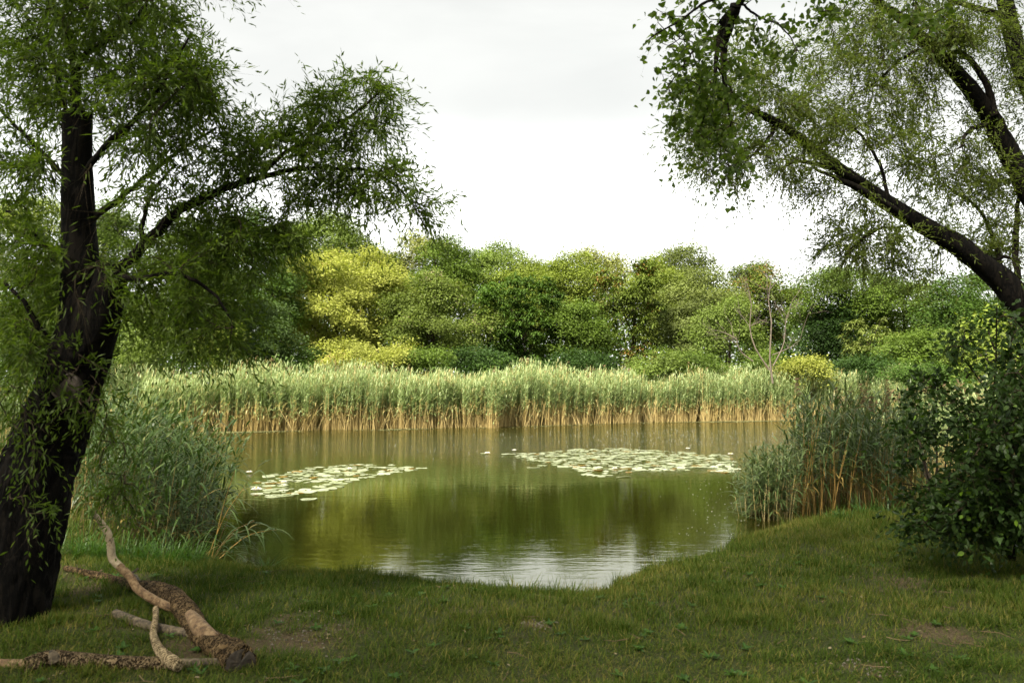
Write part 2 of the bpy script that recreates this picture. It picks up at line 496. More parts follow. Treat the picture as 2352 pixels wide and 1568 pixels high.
BARE = [(650, 1480, .42, .26), (705, 1468, .40, .16), (1465, 1442, .14, .08), (1640, 1412, .12, .06), (2010, 1500, .34, .12), (1800, 1330, .16, .10), (2080, 1345, .16, .1), (2150, 1480, .22, .10),
        (480, 1495, .28, .16), (1990, 1555, .25, .1), (520, 1440, .2, .1), (1240, 1440, .1, .06)]
bare_w = [(*G(a, b, .2)[:2], c, d) for a, b, c, d in BARE]
def bare(x, y):
    """0..1 how trodden the lawn is here."""
    b = np.zeros(np.shape(x))
    for cx, cy, rx, ry in bare_w:
        q = ((x - cx) / rx) ** 2 + ((y - cy) / (ry * 2.0)) ** 2
        b = np.maximum(b, np.exp(-q))
    n = fbm(x * 2.4, y * 2.4, 3)
    n2 = fbm(x * .9, y * .9, 9)
    return np.clip(b * .40 + (n - .5) * 2.6 * (.22 + b) + np.clip(n2 - .56, 0, 1) * 1.6, 0, 1)

def axis(lo, hi, a, b, step, growth=1.12):
    v = list(np.arange(a, b + 1e-6, step))
    s = step
    x = a
    while x > lo:
        s *= growth; x -= s; v.insert(0, x)
    s = step; x = b
    while x < hi:
        s *= growth; x += s; v.append(x)
    return np.array(v)

gx = axis(-420, 420, -7.5, 9.5, .12); gy = axis(-160, 620, 3.2, 13.5, .12)
XX, YY = np.meshgrid(gx, gy, indexing='ij')
ZZ = gz(XX, YY)
nx, ny = XX.shape
gi, gj = np.meshgrid(np.arange(nx - 1), np.arange(ny - 1), indexing='ij')
gf = np.stack([gi * ny + gj, (gi + 1) * ny + gj, (gi + 1) * ny + gj + 1, gi * ny + gj + 1], -1).reshape(-1, 4)
fx = (XX[:-1, :-1] + XX[1:, 1:]).ravel() / 2; fy = (YY[:-1, :-1] + YY[1:, 1:]).ravel() / 2
mb = MB()
mb.add(np.stack([XX.ravel(), YY.ravel(), ZZ.ravel()], 1), gf, bare(fx, fy), (shore_dist(fx, fy) < .02).astype(float))

def ground_material():
    m, n, l = new_mat('ground_soil')
    out = n.new('ShaderNodeOutputMaterial'); bs = n.new('ShaderNodeBsdfPrincipled')
    bs.inputs['Roughness'].default_value = .95; bs.inputs['Specular IOR Level'].default_value = .15
    tc = n.new('ShaderNodeTexCoord')
    n1 = n.new('ShaderNodeTexNoise'); n1.inputs['Scale'].default_value = 5; n1.inputs['Detail'].default_value = 10; n1.inputs['Roughness'].default_value = .7
    l.new(tc.outputs['Object'], n1.inputs['Vector'])
    n2 = n.new('ShaderNodeTexNoise'); n2.inputs['Scale'].default_value = 60; n2.inputs['Detail'].default_value = 6; n2.inputs['Roughness'].default_value = .75
    l.new(tc.outputs['Object'], n2.inputs['Vector'])
    g = ramp_node(n, [(.3, (.022, .032, .009)), (.55, (.048, .056, .017)), (.75, (.085, .075, .032))]); l.new(n2.outputs['Fac'], g.inputs['Fac'])
    s = ramp_node(n, [(.3, (.035, .026, .014)), (.52, (.09, .066, .036)), (.72, (.20, .155, .09))]); l.new(n2.outputs['Fac'], s.inputs['Fac'])
    at = n.new('ShaderNodeAttribute'); at.attribute_name = 'rnd'
    ad = n.new('ShaderNodeMath'); ad.operation = 'MULTIPLY_ADD'; ad.inputs[1].default_value = 1.3
    sb = n.new('ShaderNodeMath'); sb.operation = 'SUBTRACT'; sb.inputs[1].default_value = .5
    l.new(n1.outputs['Fac'], sb.inputs[0])
    l.new(at.outputs['Fac'], ad.inputs[0]); l.new(sb.outputs[0], ad.inputs[2])
    mr = n.new('ShaderNodeMapRange'); mr.inputs['From Min'].default_value = .15; mr.inputs['From Max'].default_value = .6
    l.new(ad.outputs[0], mr.inputs['Value'])
    mx = n.new('ShaderNodeMix'); mx.data_type = 'RGBA'
    l.new(mr.outputs[0], mx.inputs['Factor']); l.new(g.outputs['Color'], mx.inputs['A']); l.new(s.outputs['Color'], mx.inputs['B'])
    wet = n.new('ShaderNodeAttribute'); wet.attribute_name = 'tint'
    mud = ramp_node(n, [(.35, (.03, .028, .010)), (.65, (.085, .072, .024))]); l.new(n1.outputs['Fac'], mud.inputs['Fac'])
    m2 = n.new('ShaderNodeMix'); m2.data_type = 'RGBA'
    l.new(wet.outputs['Fac'], m2.inputs['Factor']); l.new(mx.outputs['Result'], m2.inputs['A']); l.new(mud.outputs['Color'], m2.inputs['B'])
    l.new(m2.outputs['Result'], bs.inputs['Base Color'])
    bp = n.new('ShaderNodeBump'); bp.inputs['Strength'].default_value = .8; bp.inputs['Distance'].default_value = .03
    l.new(n2.outputs['Fac'], bp.inputs['Height']); l.new(bp.outputs[0], bs.inputs['Normal'])
    l.new(bs.outputs[0], out.inputs['Surface'])
    return m
tag(mb.build('ground', ground_material(), smooth=True), 'grassy bank and pond bed with trodden bare patches of soil', None, None, 'structure')

def water_material():
    m, n, l = new_mat('pond_water')
    out = n.new('ShaderNodeOutputMaterial')
    tc = n.new('ShaderNodeTexCoord')
    # ripples: small wind waves everywhere, stronger on the open far water
    def wave(scale, sx, sy, det, dist=0.0, rot=0.0):
        mp = n.new('ShaderNodeMapping'); mp.inputs['Scale'].default_value = (sx, sy, 1); mp.inputs['Rotation'].default_value = (0, 0, rot)
        l.new(tc.outputs['Object'], mp.inputs['Vector'])
        t = n.new('ShaderNodeTexNoise'); t.inputs['Scale'].default_value = scale; t.inputs['Detail'].default_value = det
        t.inputs['Roughness'].default_value = .5; t.inputs['Distortion'].default_value = dist
        l.new(mp.outputs[0], t.inputs['Vector'])
        return t.outputs['Fac']
    fine = wave(9.0, .55, 1.5, 3, .3, .15)
    mid = wave(2.4, .45, 1.6, 2, .5, -.2)
    patch = wave(.09, 1, 1.6, 2)
    sep = n.new('ShaderNodeSeparateXYZ'); l.new(tc.outputs['Object'], sep.inputs[0])
    mr = n.new('ShaderNodeMapRange'); mr.inputs['From Min'].default_value = 16; mr.inputs['From Max'].default_value = 27
    mr.inputs['To Min'].default_value = .0; mr.inputs['To Max'].default_value = 1.0
    pj = n.new('ShaderNodeMath'); pj.operation = 'MULTIPLY_ADD'; pj.inputs[1].default_value = 16
    l.new(patch, pj.inputs[0]); l.new(sep.outputs['Y'], pj.inputs[2])
    of = n.new('ShaderNodeMath'); of.operation = 'SUBTRACT'; of.inputs[1].default_value = 8
    l.new(pj.outputs[0], of.inputs[0]); l.new(of.outputs[0], mr.inputs['Value'])
    b1 = n.new('ShaderNodeBump'); b1.inputs['Distance'].default_value = .02
    st = n.new('ShaderNodeMath'); st.operation = 'MULTIPLY_ADD'; st.inputs[1].default_value = .95; st.inputs[2].default_value = .055
    l.new(mr.outputs[0], st.inputs[0]); l.new(st.outputs[0], b1.inputs['Strength'])
    l.new(fine, b1.inputs['Height'])
    b2 = n.new('ShaderNodeBump'); b2.inputs['Distance'].default_value = .05; b2.inputs['Strength'].default_value = .032
    l.new(mid, b2.inputs['Height']); l.new(b1.outputs[0], b2.inputs['Normal'])
    fr = n.new('ShaderNodeFresnel'); fr.inputs['IOR'].default_value = 1.5
    l.new(b2.outputs[0], fr.inputs['Normal'])
    gl = n.new('ShaderNodeBsdfGlossy'); gl.inputs['Roughness'].default_value = .03
    gl.inputs['Color'].default_value = (.94, .95, .84, 1)
    l.new(b2.outputs[0], gl.inputs['Normal'])
    df = n.new('ShaderNodeBsdfDiffuse'); df.inputs['Color'].default_value = (.024, .026, .004, 1)
    tr = n.new('ShaderNodeBsdfTransparent'); tr.inputs['Color'].default_value = (.75, .66, .34, 1)
    mx = n.new('ShaderNodeMixShader'); mx.inputs['Fac'].default_value = .35
    l.new(df.outputs[0], mx.inputs[1]); l.new(tr.outputs[0], mx.inputs[2])
    m2 = n.new('ShaderNodeMixShader')
    l.new(fr.outputs[0], m2.inputs['Fac']); l.new(mx.outputs[0], m2.inputs[1]); l.new(gl.outputs[0], m2.inputs[2])
    l.new(m2.outputs[0], out.inputs['Surface'])
    return m
mb = MB()
wv = np.array([(-22, 6.5, 0), (26, 6.5, 0), (26, 50, 0), (-22, 50, 0)], float)
mb.add(wv, [[0, 1, 2, 3]])
tag(mb.build('water', water_material()), 'olive green pond water with soft reflections of the trees', None, None, 'structure')

# ------------------------------------------------------------------ far trees
def far_tree(name, label, cx, top, hw, bot, D, mat, style='round', nl=32, cov=2.9, nk=96, leaf=None, cat='tree', trunk=True, group='trees on the far bank',
             bark='far_bark', stem_name='trunk', crown_name='crown', flat=.75, seed=None, x=None, ztop=None):
    rng = np.random.default_rng(int(cx * 7 + top * 13) if seed is None else seed)
    X = (cx - 1176) / F * D if x is None else x
    leaf = leaf or .0025 * abs(D)
    if D > 66 and ztop is None: bot = min(bot, top + 190)
    gzv = gz1(X, D)
    base = np.array([X, D, gzv])
    zt = P(cx, top, D)[2] if ztop is None else ztop
    zb = max(P(cx, bot, D)[2], gzv + .05) if ztop is None else bot
    rx = hw / F * D * (1.12 if D > 43 and ztop is None else 1)
    rz = (zt - zb) / 2
    c = np.array([X, D, (zt + zb) / 2])
    e = empty(name, base, label, cat, group)
    # lobes: big ones fill the crown, small ones break its outline; no two sit on top of each other
    lc, lr = [], []
    tries = 0
    while len(lc) < nl and tries < 4000:
        tries += 1
        big = len(lc) < nl * .4
        q = unit(rng.normal(size=3)) * (rng.random() ** .42 if big else rng.uniform(.72, 1.1))
        if not big and q[2] < -.3: continue
        r = min(rx, rz) * (rng.uniform(.34, .52) if big else rng.uniform(.15, .30))
        w = 1.0
        h = (q[2] + 1) / 2
        if style == 'cone': w = 1.12 - .62 * h
        if style == 'wide': w = .9 + .25 * math.sin(math.pi * h)
        k = np.array([max(rx * w - r * .8, .1), max(rx * .85 * w - r, .1), max(rz - r * flat * .8, .1)])
        p = c + q * k
        if any(np.linalg.norm(p - o) < .68 * (r + orr) for o, orr in zip(lc, lr)): continue
        lc.append(p); lr.append(r)
    lc = np.array(lc); lr = np.array(lr); nl = len(lc)
    u = unit((lc - c) / np.array([rx, rx * .85, rz]))
    mbt = MB()
    if trunk:
        hh = zt - gzv
        r0 = .012 * hh + .05
        lean = rng.normal(size=2) * .03 * hh
        tp = np.array([base + [0, 0, -.1], base + [lean[0] * .3, lean[1] * .3, hh * .3], base + [lean[0], lean[1], hh * .6], [X + lean[0] * 1.1, D + lean[1], zt - rz * .6]])
        tp = spline(tp, 9)
        tube(mbt, tp, np.linspace(r0, r0 * .2, 9), 6)
        for i in range(nl):
            s = tp[rng.integers(3, 8)]
            q = np.array([s, (s + lc[i]) / 2 + [0, 0, -.05 * hh * rng.uniform(0, 1)], lc[i]])
            tube(mbt, spline(q, 5), np.linspace(r0 * .36, .02, 5), 4, cap=False)
    else:
        for i in range(min(nl, 8)):
            q = np.array([base + rng.normal(size=3) * [.15, .15, 0], (base + lc[i]) / 2, lc[i]])
            tube(mbt, spline(q, 5), np.linspace(min(.035, .012 * (zt - gzv)), .006, 5), 4, cap=False)
    mbt.build(stem_name, M[bark], e, smooth=True)
    crad = leaf * 4.0 * (1.15 if style == 'feather' else 1.25)
    cnt = np.maximum(4, (cov * (1.5 if style == 'feather' else 1) * 4 * lr ** 2 / crad ** 2)).astype(int)
    li = np.repeat(np.arange(nl), cnt); N = len(li)
    v = rvec(N, rng); v[:, 2] += .3; v = unit(v + u[li] * .5 + np.array([0, -.25, 0]))
    cp = lc[li] + v * (lr[li] * rng.uniform(.35, 1.22, N))[:, None] * np.array([1, 1, flat])
    keep = ~((cp[:, 1] > D + rx * .3) & (rng.random(N) < .55))
    keep &= cp[:, 2] > gzv + .1
    gap = fbm(cp[:, 0] * 1.1 + cx, cp[:, 2] * 1.5 + cp[:, 1] * .9, 71, 2)      # pockets between the boughs
    keep &= gap > .33
    cp = cp[keep]; v = v[keep]; li = li[keep]; N = len(cp)
    ltone = rng.normal(.5, .17, nl)
    ctone = np.clip(ltone[li] + rng.normal(size=N) * .14, 0, 1)
    mbl = MB()
    if style == 'feather':
        nk2 = 11
        az = np.tile(np.linspace(0, 2 * np.pi, nk2, endpoint=False), N) + np.repeat(rng.uniform(0, 6, N), nk2)
        p = np.repeat(cp, nk2, 0) + rng.normal(size=(N * nk2, 3)) * leaf * .5
        h = np.stack([np.cos(az), np.sin(az), 0 * az], 1)
        blades(mbl, p, h, leaf * 3.3 * rng.uniform(.7, 1.2, N * nk2), leaf * .9, rng.uniform(.2, .75, N * nk2), rng.uniform(.5, 1.0, N * nk2),
               np.clip(np.repeat(ctone, nk2) + rng.normal(size=N * nk2) * .16, 0, 1), segs=2)
    else:
        cs = np.repeat(rng.uniform(.75, 1.3, N), nk) * leaf * 4.0
        off = rng.normal(size=(N * nk, 3)) * np.array([1, 1, .42])
        off = off * np.minimum(1, 1.5 / np.maximum(np.linalg.norm(off, axis=1, keepdims=True), .01))
        p = np.repeat(cp, nk, 0) + off * cs[:, None]
        p[:, 2] -= .14 * (off[:, 0] ** 2 + off[:, 1] ** 2) * cs
        d = unit(off * [1, 1, .4] + rng.normal(size=(N * nk, 3)) * .5 + [0, 0, -.25])
        nn = unit(rng.normal(size=(N * nk, 3)) * .34 + np.repeat(v, nk, 0) * .6 + [0, 0, .7])
        Ls = leaf * rng.uniform(.65, 1.3, N * nk)
        rn = np.clip(np.repeat(ctone, nk) + rng.normal(size=N * nk) * .13, 0, 1)
        leaves(mbl, T_TRI, p, d, nn, Ls * 1.1, Ls * .75, rn)
    mbl.build(crown_name, M[mat], e)
    global LEAFTRIS
    LEAFTRIS += sum(len(q) for q in mbl.ls)
    return e
LEAFTRIS = 0

B = 'shrubs along the far bank'
TREES = [
 # name, label, cx, top, halfwidth, crown bottom, D, material, style, kwargs
 ('tall_tree', 'tall pale green tree rising behind the yellow tree, under the willow branch tips', 735, 492, 100, 780, 68, 'lf_pale', 'round', {}),
 ('tree', 'dark olive tree peeping out between the tall pale tree and the lime tree', 842, 538, 60, 800, 72, 'lf_mid', 'round', {}),
 ('lime_tree', 'cream flowering lime tree standing tall just left of the middle of the treeline', 962, 522, 82, 800, 74, 'lf_lime', 'round', {}),
 ('tree', 'rounded fresh green tree right of the cream flowering lime tree', 1028, 548, 58, 800, 66, 'lf_mid', 'round', {}),
 ('tree', 'soft light green tree behind the dark feathery tree, rounded low crown', 1128, 556, 100, 830, 70, 'lf_pale', 'wide', {}),
 ('tree', 'muted green tree filling in between yellow tree and light green trees', 950, 640, 60, 840, 57, 'lf_mid', 'round', {}),
 ('tree', 'light yellow green tree behind the dip in the middle of the treeline', 1215, 592, 75, 830, 66, 'lf_yellowgreen', 'wide', {}),
 ('tree', 'yellowish tree with orange twigs between the two dark feathery trees', 1310, 582, 72, 840, 60, 'lf_yellowgreen', 'round', {}),
 ('tree', 'grey green rounded tree on the skyline right of the yellowish tree', 1392, 556, 72, 830, 76, 'lf_lime', 'round', {}),
 ('tree', 'grey green tree with knobbly top, highest on the right half of the skyline', 1560, 556, 78, 830, 76, 'lf_greygreen', 'round', {'nl': 25}),
 ('tree', 'pale yellow green tree just right of the dark russet topped tree', 1505, 596, 62, 850, 64, 'lf_yellowgreen', 'round', {}),
 ('tree', 'pale sage green tree with soft crown in the right half of the treeline', 1612, 622, 85, 860, 60, 'lf_sage', 'wide', {}),
 ('seeding_tree', 'russet brown seeding tree on the skyline behind the dead tree', 1738, 602, 95, 850, 66, 'lf_russet', 'wide', {'nl': 25}),
 ('tree', 'broad mid green tree on the right where the skyline meets the leaning willow', 1945, 596, 110, 860, 60, 'lf_mid', 'wide', {'nl': 25}),
 ('tree', 'dull green tree right of the ivy covered trees', 2075, 640, 85, 880, 57, 'lf_pale', 'round', {}),
 ('tree', 'dark green tree under the leaning willow trunk at the right', 2180, 636, 60, 860, 52, 'lf_deep', 'round', {}),
 ('tree', 'dark tree behind the leaning trunk at the right edge', 2300, 610, 90, 880, 56, 'lf_deep', 'round', {}),
 ('yellow_tree', 'large bright yellow green maple on the far bank', 782, 562, 140, 850, 50, 'lf_yellow', 'wide', {'nl': 32}),
 ('tree', 'pinkish green seeding tree right of the large yellow tree', 1000, 628, 100, 868, 48, 'lf_seedy', 'wide', {'nl': 25}),
 ('feathery_tree', 'dark green feathery leaved tree near the middle of the far bank', 1188, 634, 118, 872, 50, 'lf_deep', 'feather', {'nl': 32}),
 ('feathery_tree', 'dark feathery tree with russet seed clusters, taller of the two', 1448, 588, 96, 868, 51, 'lf_russet', 'feather', {'nl': 28}),
 ('tree', 'green tree in the shade between the two feathery trees', 1318, 690, 62, 875, 49, 'lf_mid', 'round', {}),
 ('tree', 'small leafy light green tree just left of the dead tree', 1672, 690, 78, 872, 46.5, 'lf_pale', 'round', {}),
 ('tree', 'sage green tree at mid height behind the small leafy tree', 1580, 690, 70, 872, 53, 'lf_greygreen', 'round', {}),
 ('ivy_tree', 'dark ivy covered tree column, left one of the pair', 1888, 672, 36, 885, 54, 'lf_ivy', 'cone', {'nl': 22}),
 ('ivy_tree', 'dark ivy covered tree column, right one of the pair', 1942, 690, 40, 885, 53.5, 'lf_ivy', 'cone', {'nl': 22}),
 ('tree', 'low feathery sage tree in front of the ivy covered pair', 2000, 728, 68, 890, 50, 'lf_sage', 'feather', {'nl': 19}),
 ('tree', 'mid green drooping tree above the right hand reeds', 2110, 760, 85, 890, 46, 'lf_mid', 'wide', {}),
 ('tree', 'pale feathery tree between the ivy pair and the right hand shrub', 2210, 735, 70, 890, 42, 'lf_pale', 'feather', {'nl': 19}),
 ('tree', 'green tree behind the leaves of the left willow, next to its trunk', 420, 500, 90, 850, 44, 'lf_mid', 'wide', {}),
 ('tree', 'dim green tree behind the middle of the left willow crown', 565, 478, 105, 830, 56, 'lf_deep', 'round', {}),
 ('tree', 'yellow green tree seen through the willow leaves at the left edge', 60, 440, 130, 860, 40, 'lf_yellowgreen', 'wide', {'nl': 25}),
 ('tree', 'deep green tree standing left of the willow trunk far behind', 230, 455, 100, 860, 46, 'lf_mid', 'round', {}),
 ('tree', 'small golden green tree left of the grey green bushes', 505, 720, 46, 850, 43, 'lf_yellowgreen', 'round', {'nl': 16}),
]
for (nm, lb, cx, top, hw, bot, D, mat, st, kw) in TREES:
    if cx > 640 and D > 45: D = D * (1.24 if D < 60 else 1.15)      # the wood stands back from the reed bed
    far_tree(nm, lb, cx, top, hw, bot, D, mat, st, **kw)
SHRUBS = [
 ('shrub', 'bright yellow green bush at the foot of the large yellow tree', 838, 768, 105, 866, 47, 'lf_yellow', {'nl': 22}),
 ('shrub', 'bluish grey willow bush left of the large yellow tree', 592, 690, 70, 855, 47, 'lf_blue', {}),
 ('shrub', 'dark bush at the left foot of the large yellow tree', 660, 785, 75, 865, 48, 'lf_deep', {}),
 ('shrub', 'dark bush right of the yellow bush behind the reeds', 985, 800, 60, 872, 46.5, 'lf_mid', {}),
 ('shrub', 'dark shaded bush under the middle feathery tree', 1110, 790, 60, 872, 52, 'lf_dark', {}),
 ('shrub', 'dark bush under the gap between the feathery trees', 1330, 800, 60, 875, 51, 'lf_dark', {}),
 ('shrub', 'light green young bush standing above the reeds right of the russet tree', 1500, 805, 62, 880, 47, 'lf_pale', {}),
 ('shrub', 'green bush left of the small leafy tree by the reeds', 1590, 800, 52, 880, 47.5, 'lf_mid', {}),
 ('shrub', 'small golden bush right of the dead tree', 1848, 822, 52, 888, 47, 'lf_yellow', {'nl': 14}),
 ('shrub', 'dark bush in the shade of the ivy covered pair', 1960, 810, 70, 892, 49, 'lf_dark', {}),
 ('shrub', 'low green bush around the foot of the dead tree', 1765, 815, 55, 884, 49, 'lf_mid', {}),
 ('shrub', 'green bush above the far end of the right hand reeds', 2110, 830, 75, 900, 40, 'lf_deep', {}),
 ('shrub', 'dim bush behind the left willow trunk', 130, 720, 110, 870, 34, 'lf_deep', {}),
 ('shrub', 'pale green bush behind the left reeds', 330, 740, 95, 870, 38, 'lf_pale', {}),
]
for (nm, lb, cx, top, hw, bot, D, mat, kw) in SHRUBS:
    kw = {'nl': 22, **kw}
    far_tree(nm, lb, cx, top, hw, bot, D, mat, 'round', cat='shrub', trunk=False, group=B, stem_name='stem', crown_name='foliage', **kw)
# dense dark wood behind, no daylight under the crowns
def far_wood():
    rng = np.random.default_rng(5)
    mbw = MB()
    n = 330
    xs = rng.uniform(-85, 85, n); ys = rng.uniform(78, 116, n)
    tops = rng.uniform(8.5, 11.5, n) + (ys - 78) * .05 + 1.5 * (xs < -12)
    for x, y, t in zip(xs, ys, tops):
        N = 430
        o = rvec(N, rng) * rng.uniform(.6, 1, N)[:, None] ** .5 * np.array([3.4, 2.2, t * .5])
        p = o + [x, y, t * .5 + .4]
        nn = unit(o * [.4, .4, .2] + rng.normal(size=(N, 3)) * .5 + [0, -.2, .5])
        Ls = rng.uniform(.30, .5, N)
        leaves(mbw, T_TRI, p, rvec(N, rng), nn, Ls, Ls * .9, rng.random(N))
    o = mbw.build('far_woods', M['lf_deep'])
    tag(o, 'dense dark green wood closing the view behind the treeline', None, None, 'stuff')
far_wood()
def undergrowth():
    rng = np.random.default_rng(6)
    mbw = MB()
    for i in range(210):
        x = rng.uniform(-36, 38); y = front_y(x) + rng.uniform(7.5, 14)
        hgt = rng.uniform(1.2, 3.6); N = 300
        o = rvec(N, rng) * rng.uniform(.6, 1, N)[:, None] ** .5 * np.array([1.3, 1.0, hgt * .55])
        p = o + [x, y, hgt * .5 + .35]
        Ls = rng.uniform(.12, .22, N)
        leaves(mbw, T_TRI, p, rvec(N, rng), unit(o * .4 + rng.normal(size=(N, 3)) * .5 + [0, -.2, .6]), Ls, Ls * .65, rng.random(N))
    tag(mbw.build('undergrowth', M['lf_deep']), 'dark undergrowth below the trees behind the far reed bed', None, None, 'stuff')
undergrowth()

# dead bare tree on the far bank
def branching(mb, p, d, L, r, depth, rng, up=.15, spread=.5):
    n = 5
    pts = [p]
    for i in range(n - 1):
        d = unit(d + rng.normal(size=3) * .13 + [0, 0, up * .15])
        pts.append(pts[-1] + d * L / (n - 1))
    tube(mb, np.array(pts), np.linspace(r, r * .5, n), 5, cap=False)
    if depth == 0: return
    for k in range(rng.integers(2, 4)):
        i = rng.integers(2, n)
        branching(mb, pts[i], unit(d + rng.normal(size=3) * spread), L * rng.uniform(.55, .8), r * .5, depth - 1, rng, up, spread)

rng_d = np.random.default_rng(3)
bz = P(1775, 868, 45.6); bz[2] = gz1(bz[0], bz[1])
dead = empty('dead_tree', bz, 'dead tree with bare pale branches sticking up above the far reeds', 'tree', 'trees on the far bank')
for pts, r in (([(1775, 880), (1768, 820), (1772, 740), (1765, 690), (1772, 640)], .062), ([(1768, 850), (1735, 800), (1722, 750), (1726, 700), (1716, 650)], .05),
               ([(1776, 840), (1800, 790), (1805, 740), (1820, 690)], .04), ([(1774, 815), (1810, 800), (1838, 780)], .03), ([(1730, 830), (1700, 805), (1690, 770)], .04)):
    mbd = MB()
    q = spline([P(x, y, 45.6) for x, y in pts], 9)
    tube(mbd, q, np.linspace(r, r * .3, 9), 6)
    for k in range(6):
        i = rng_d.integers(3, 9)
        branching(mbd, q[i], unit(np.array([rng_d.normal() * .7, rng_d.normal() * .4, .7])), rng_d.uniform(.7, 1.6), r * .35, 2, rng_d)
    mbd.build('branch', M['dead'], dead, smooth=True)

# ------------------------------------------------------------------ reeds

def reed_field(mb, x, y, z0, h, rng, leafN=9, wind=.55, leafL=.54, leafW=.046, stemW=.016, bare_to=.33, mats=(0, 1), plume=.06, lean=.05):
    """Adds reed stalks (stem strip + leaves + some plumes): materials 0 straw, 1 leaf, 2 plume."""
    N = len(x)
    base = np.stack([x, y, z0], 1)
    az = rng.uniform(0, 2 * np.pi, N)
    ln = rng.normal(size=(N, 2)) * lean + [wind * .06, 0]
    top = base + np.stack([ln[:, 0] * h, ln[:, 1] * h, h], 1)
    s = np.stack([np.cos(az), np.sin(az), 0 * az], 1) * (stemW / 2)
    s2 = np.stack([-np.sin(az), np.cos(az), 0 * az], 1) * (stemW / 2)
    bt = np.clip(bare_to + rng.normal(size=N) * .09, .12, .92)
    mid = base + (top - base) * np.maximum(bt + .08, .3)[:, None]
    tone = rng.random(N)
    for sv in (s, s2):
        v = np.stack([base - sv, base + sv, mid - sv * .8, mid + sv * .8, top], 1).reshape(-1, 3)
        f = np.array([[0, 1, 3], [0, 3, 2]])
        ff = (f[None] + (np.arange(N) * 5)[:, None, None]).reshape(-1, 3)
        mb.add(v, ff, np.repeat(tone, 2), 0, 0)
        dry = leafN <= 2
        mb.add(v, np.array([[2, 3, 4]]) + (np.arange(N) * 5)[:, None], tone, 0, 0 if dry else 1)
    k = leafN
    btk = np.repeat(bt, k)
    t = np.tile(np.linspace(0, 1, k), N) * (1.0 - btk) + btk + rng.normal(size=N * k) * .04
    t = np.clip(t, .12, 1)
    p = np.repeat(base, k, 0) + np.repeat(top - base, k, 0) * t[:, None]
    a = rng.uniform(0, 2 * np.pi, N * k)
    hd = np.stack([np.cos(a) + wind, np.sin(a) * .9, 0 * a], 1)
    upness = .45 + .5 * t
    rn = np.clip(np.repeat(rng.normal(.5, .2, N), k) + rng.normal(size=N * k) * .2 + (t - .65) * .5, 0, .98)
    rn = np.where((t < btk + .08) & (rng.random(N * k) < .5), 1.0, rn)
    blades(mb, p, hd, leafL * rng.uniform(.6, 1.2, N * k) * (1.05 - .35 * t), leafW * rng.uniform(.7, 1.2, N * k), np.clip(upness + rng.normal(size=N * k) * .1, 0, .97),
           rng.uniform(.25, .9, N * k) * (1.1 - .5 * t), rn, segs=2, mi=1)
    pl = np.where(rng.random(N) < plume)[0]
    if len(pl):
        q = 7
        pp = np.repeat(top[pl], q, 0) - np.array([0, 0, 1]) * rng.uniform(0, .18, len(pl) * q)[:, None] + [0, 0, .12]
        dd = unit(rng.normal(size=(len(pl) * q, 3)) * .35 + [wind * .8, 0, .35])
        leaves(mb, T_DIA, pp, dd, rvec(len(pl) * q, rng), .17, .045, rng.random(len(pl) * q), 0, 2)

def far_reeds():
    rng = np.random.default_rng(21)
    mb = MB()
    x1 = rng.uniform(-16, 24, 6800); jag = .55 * np.sin(x1 * 1.9) + .4 * np.sin(x1 * 4.3 + 1) + .25 * np.sin(x1 * 9.1)
    y1 = front_y(x1) + .35 + np.maximum(0, jag) * .7 + np.abs(rng.normal(size=6800)) * .55
    keep = np.sin(x1 * 3.1) * np.sin(x1 * 7.7 + 2) + rng.random(6800) * 1.6 > .0
    x1, y1 = x1[keep], y1[keep]
    x2 = rng.uniform(-19, 26, 7500); y2 = front_y(x2) + rng.uniform(1.2, 6.5, 7500)
    hx = lambda x: 2.60 + .5 * (fbm(x * .8, x * 0, 61, 4) - .5) + .16 * np.sin(x * .55 + .4) + .14 * np.sin(x * 1.37) + .07 * np.sin(x * 3.1)
    reed_field(mb, x1, y1, np.full(len(x1), -.15), hx(x1) * rng.uniform(.62, 1.08, len(x1)), rng, 11, plume=.008, bare_to=.42, lean=.045, stemW=.018)
    reed_field(mb, x2, y2, np.full(len(x2), -.05), hx(x2) * rng.uniform(.78, 1.16, len(x2)), rng, 9, plume=.012, bare_to=.44)
    # bare broken straws leaning at the waterline, last year's tall culms
    n = 1300
    x = rng.uniform(-16, 24, n); y = front_y(x) + rng.uniform(.1, .9, n)
    reed_field(mb, x, y, np.full(n, -.1), rng.uniform(.6, 1.5, n), rng, 1, lean=.28, bare_to=.8, plume=0, stemW=.017)
    n = 500
    x = rng.uniform(-15, 24, n); y = front_y(x) + rng.uniform(.5, 4, n)
    reed_field(mb, x, y, np.full(n, -.1), hx(x) * rng.uniform(1.0, 1.2, n), rng, 1, lean=.05, bare_to=.9, plume=.12, stemW=.016)
    o = mb.build('reeds', [M['straw'], M['reed_far'], M['plume']])
    tag(o, 'long bed of pale green reeds with straw coloured stems along the far bank', None, None, 'stuff')
far_reeds()
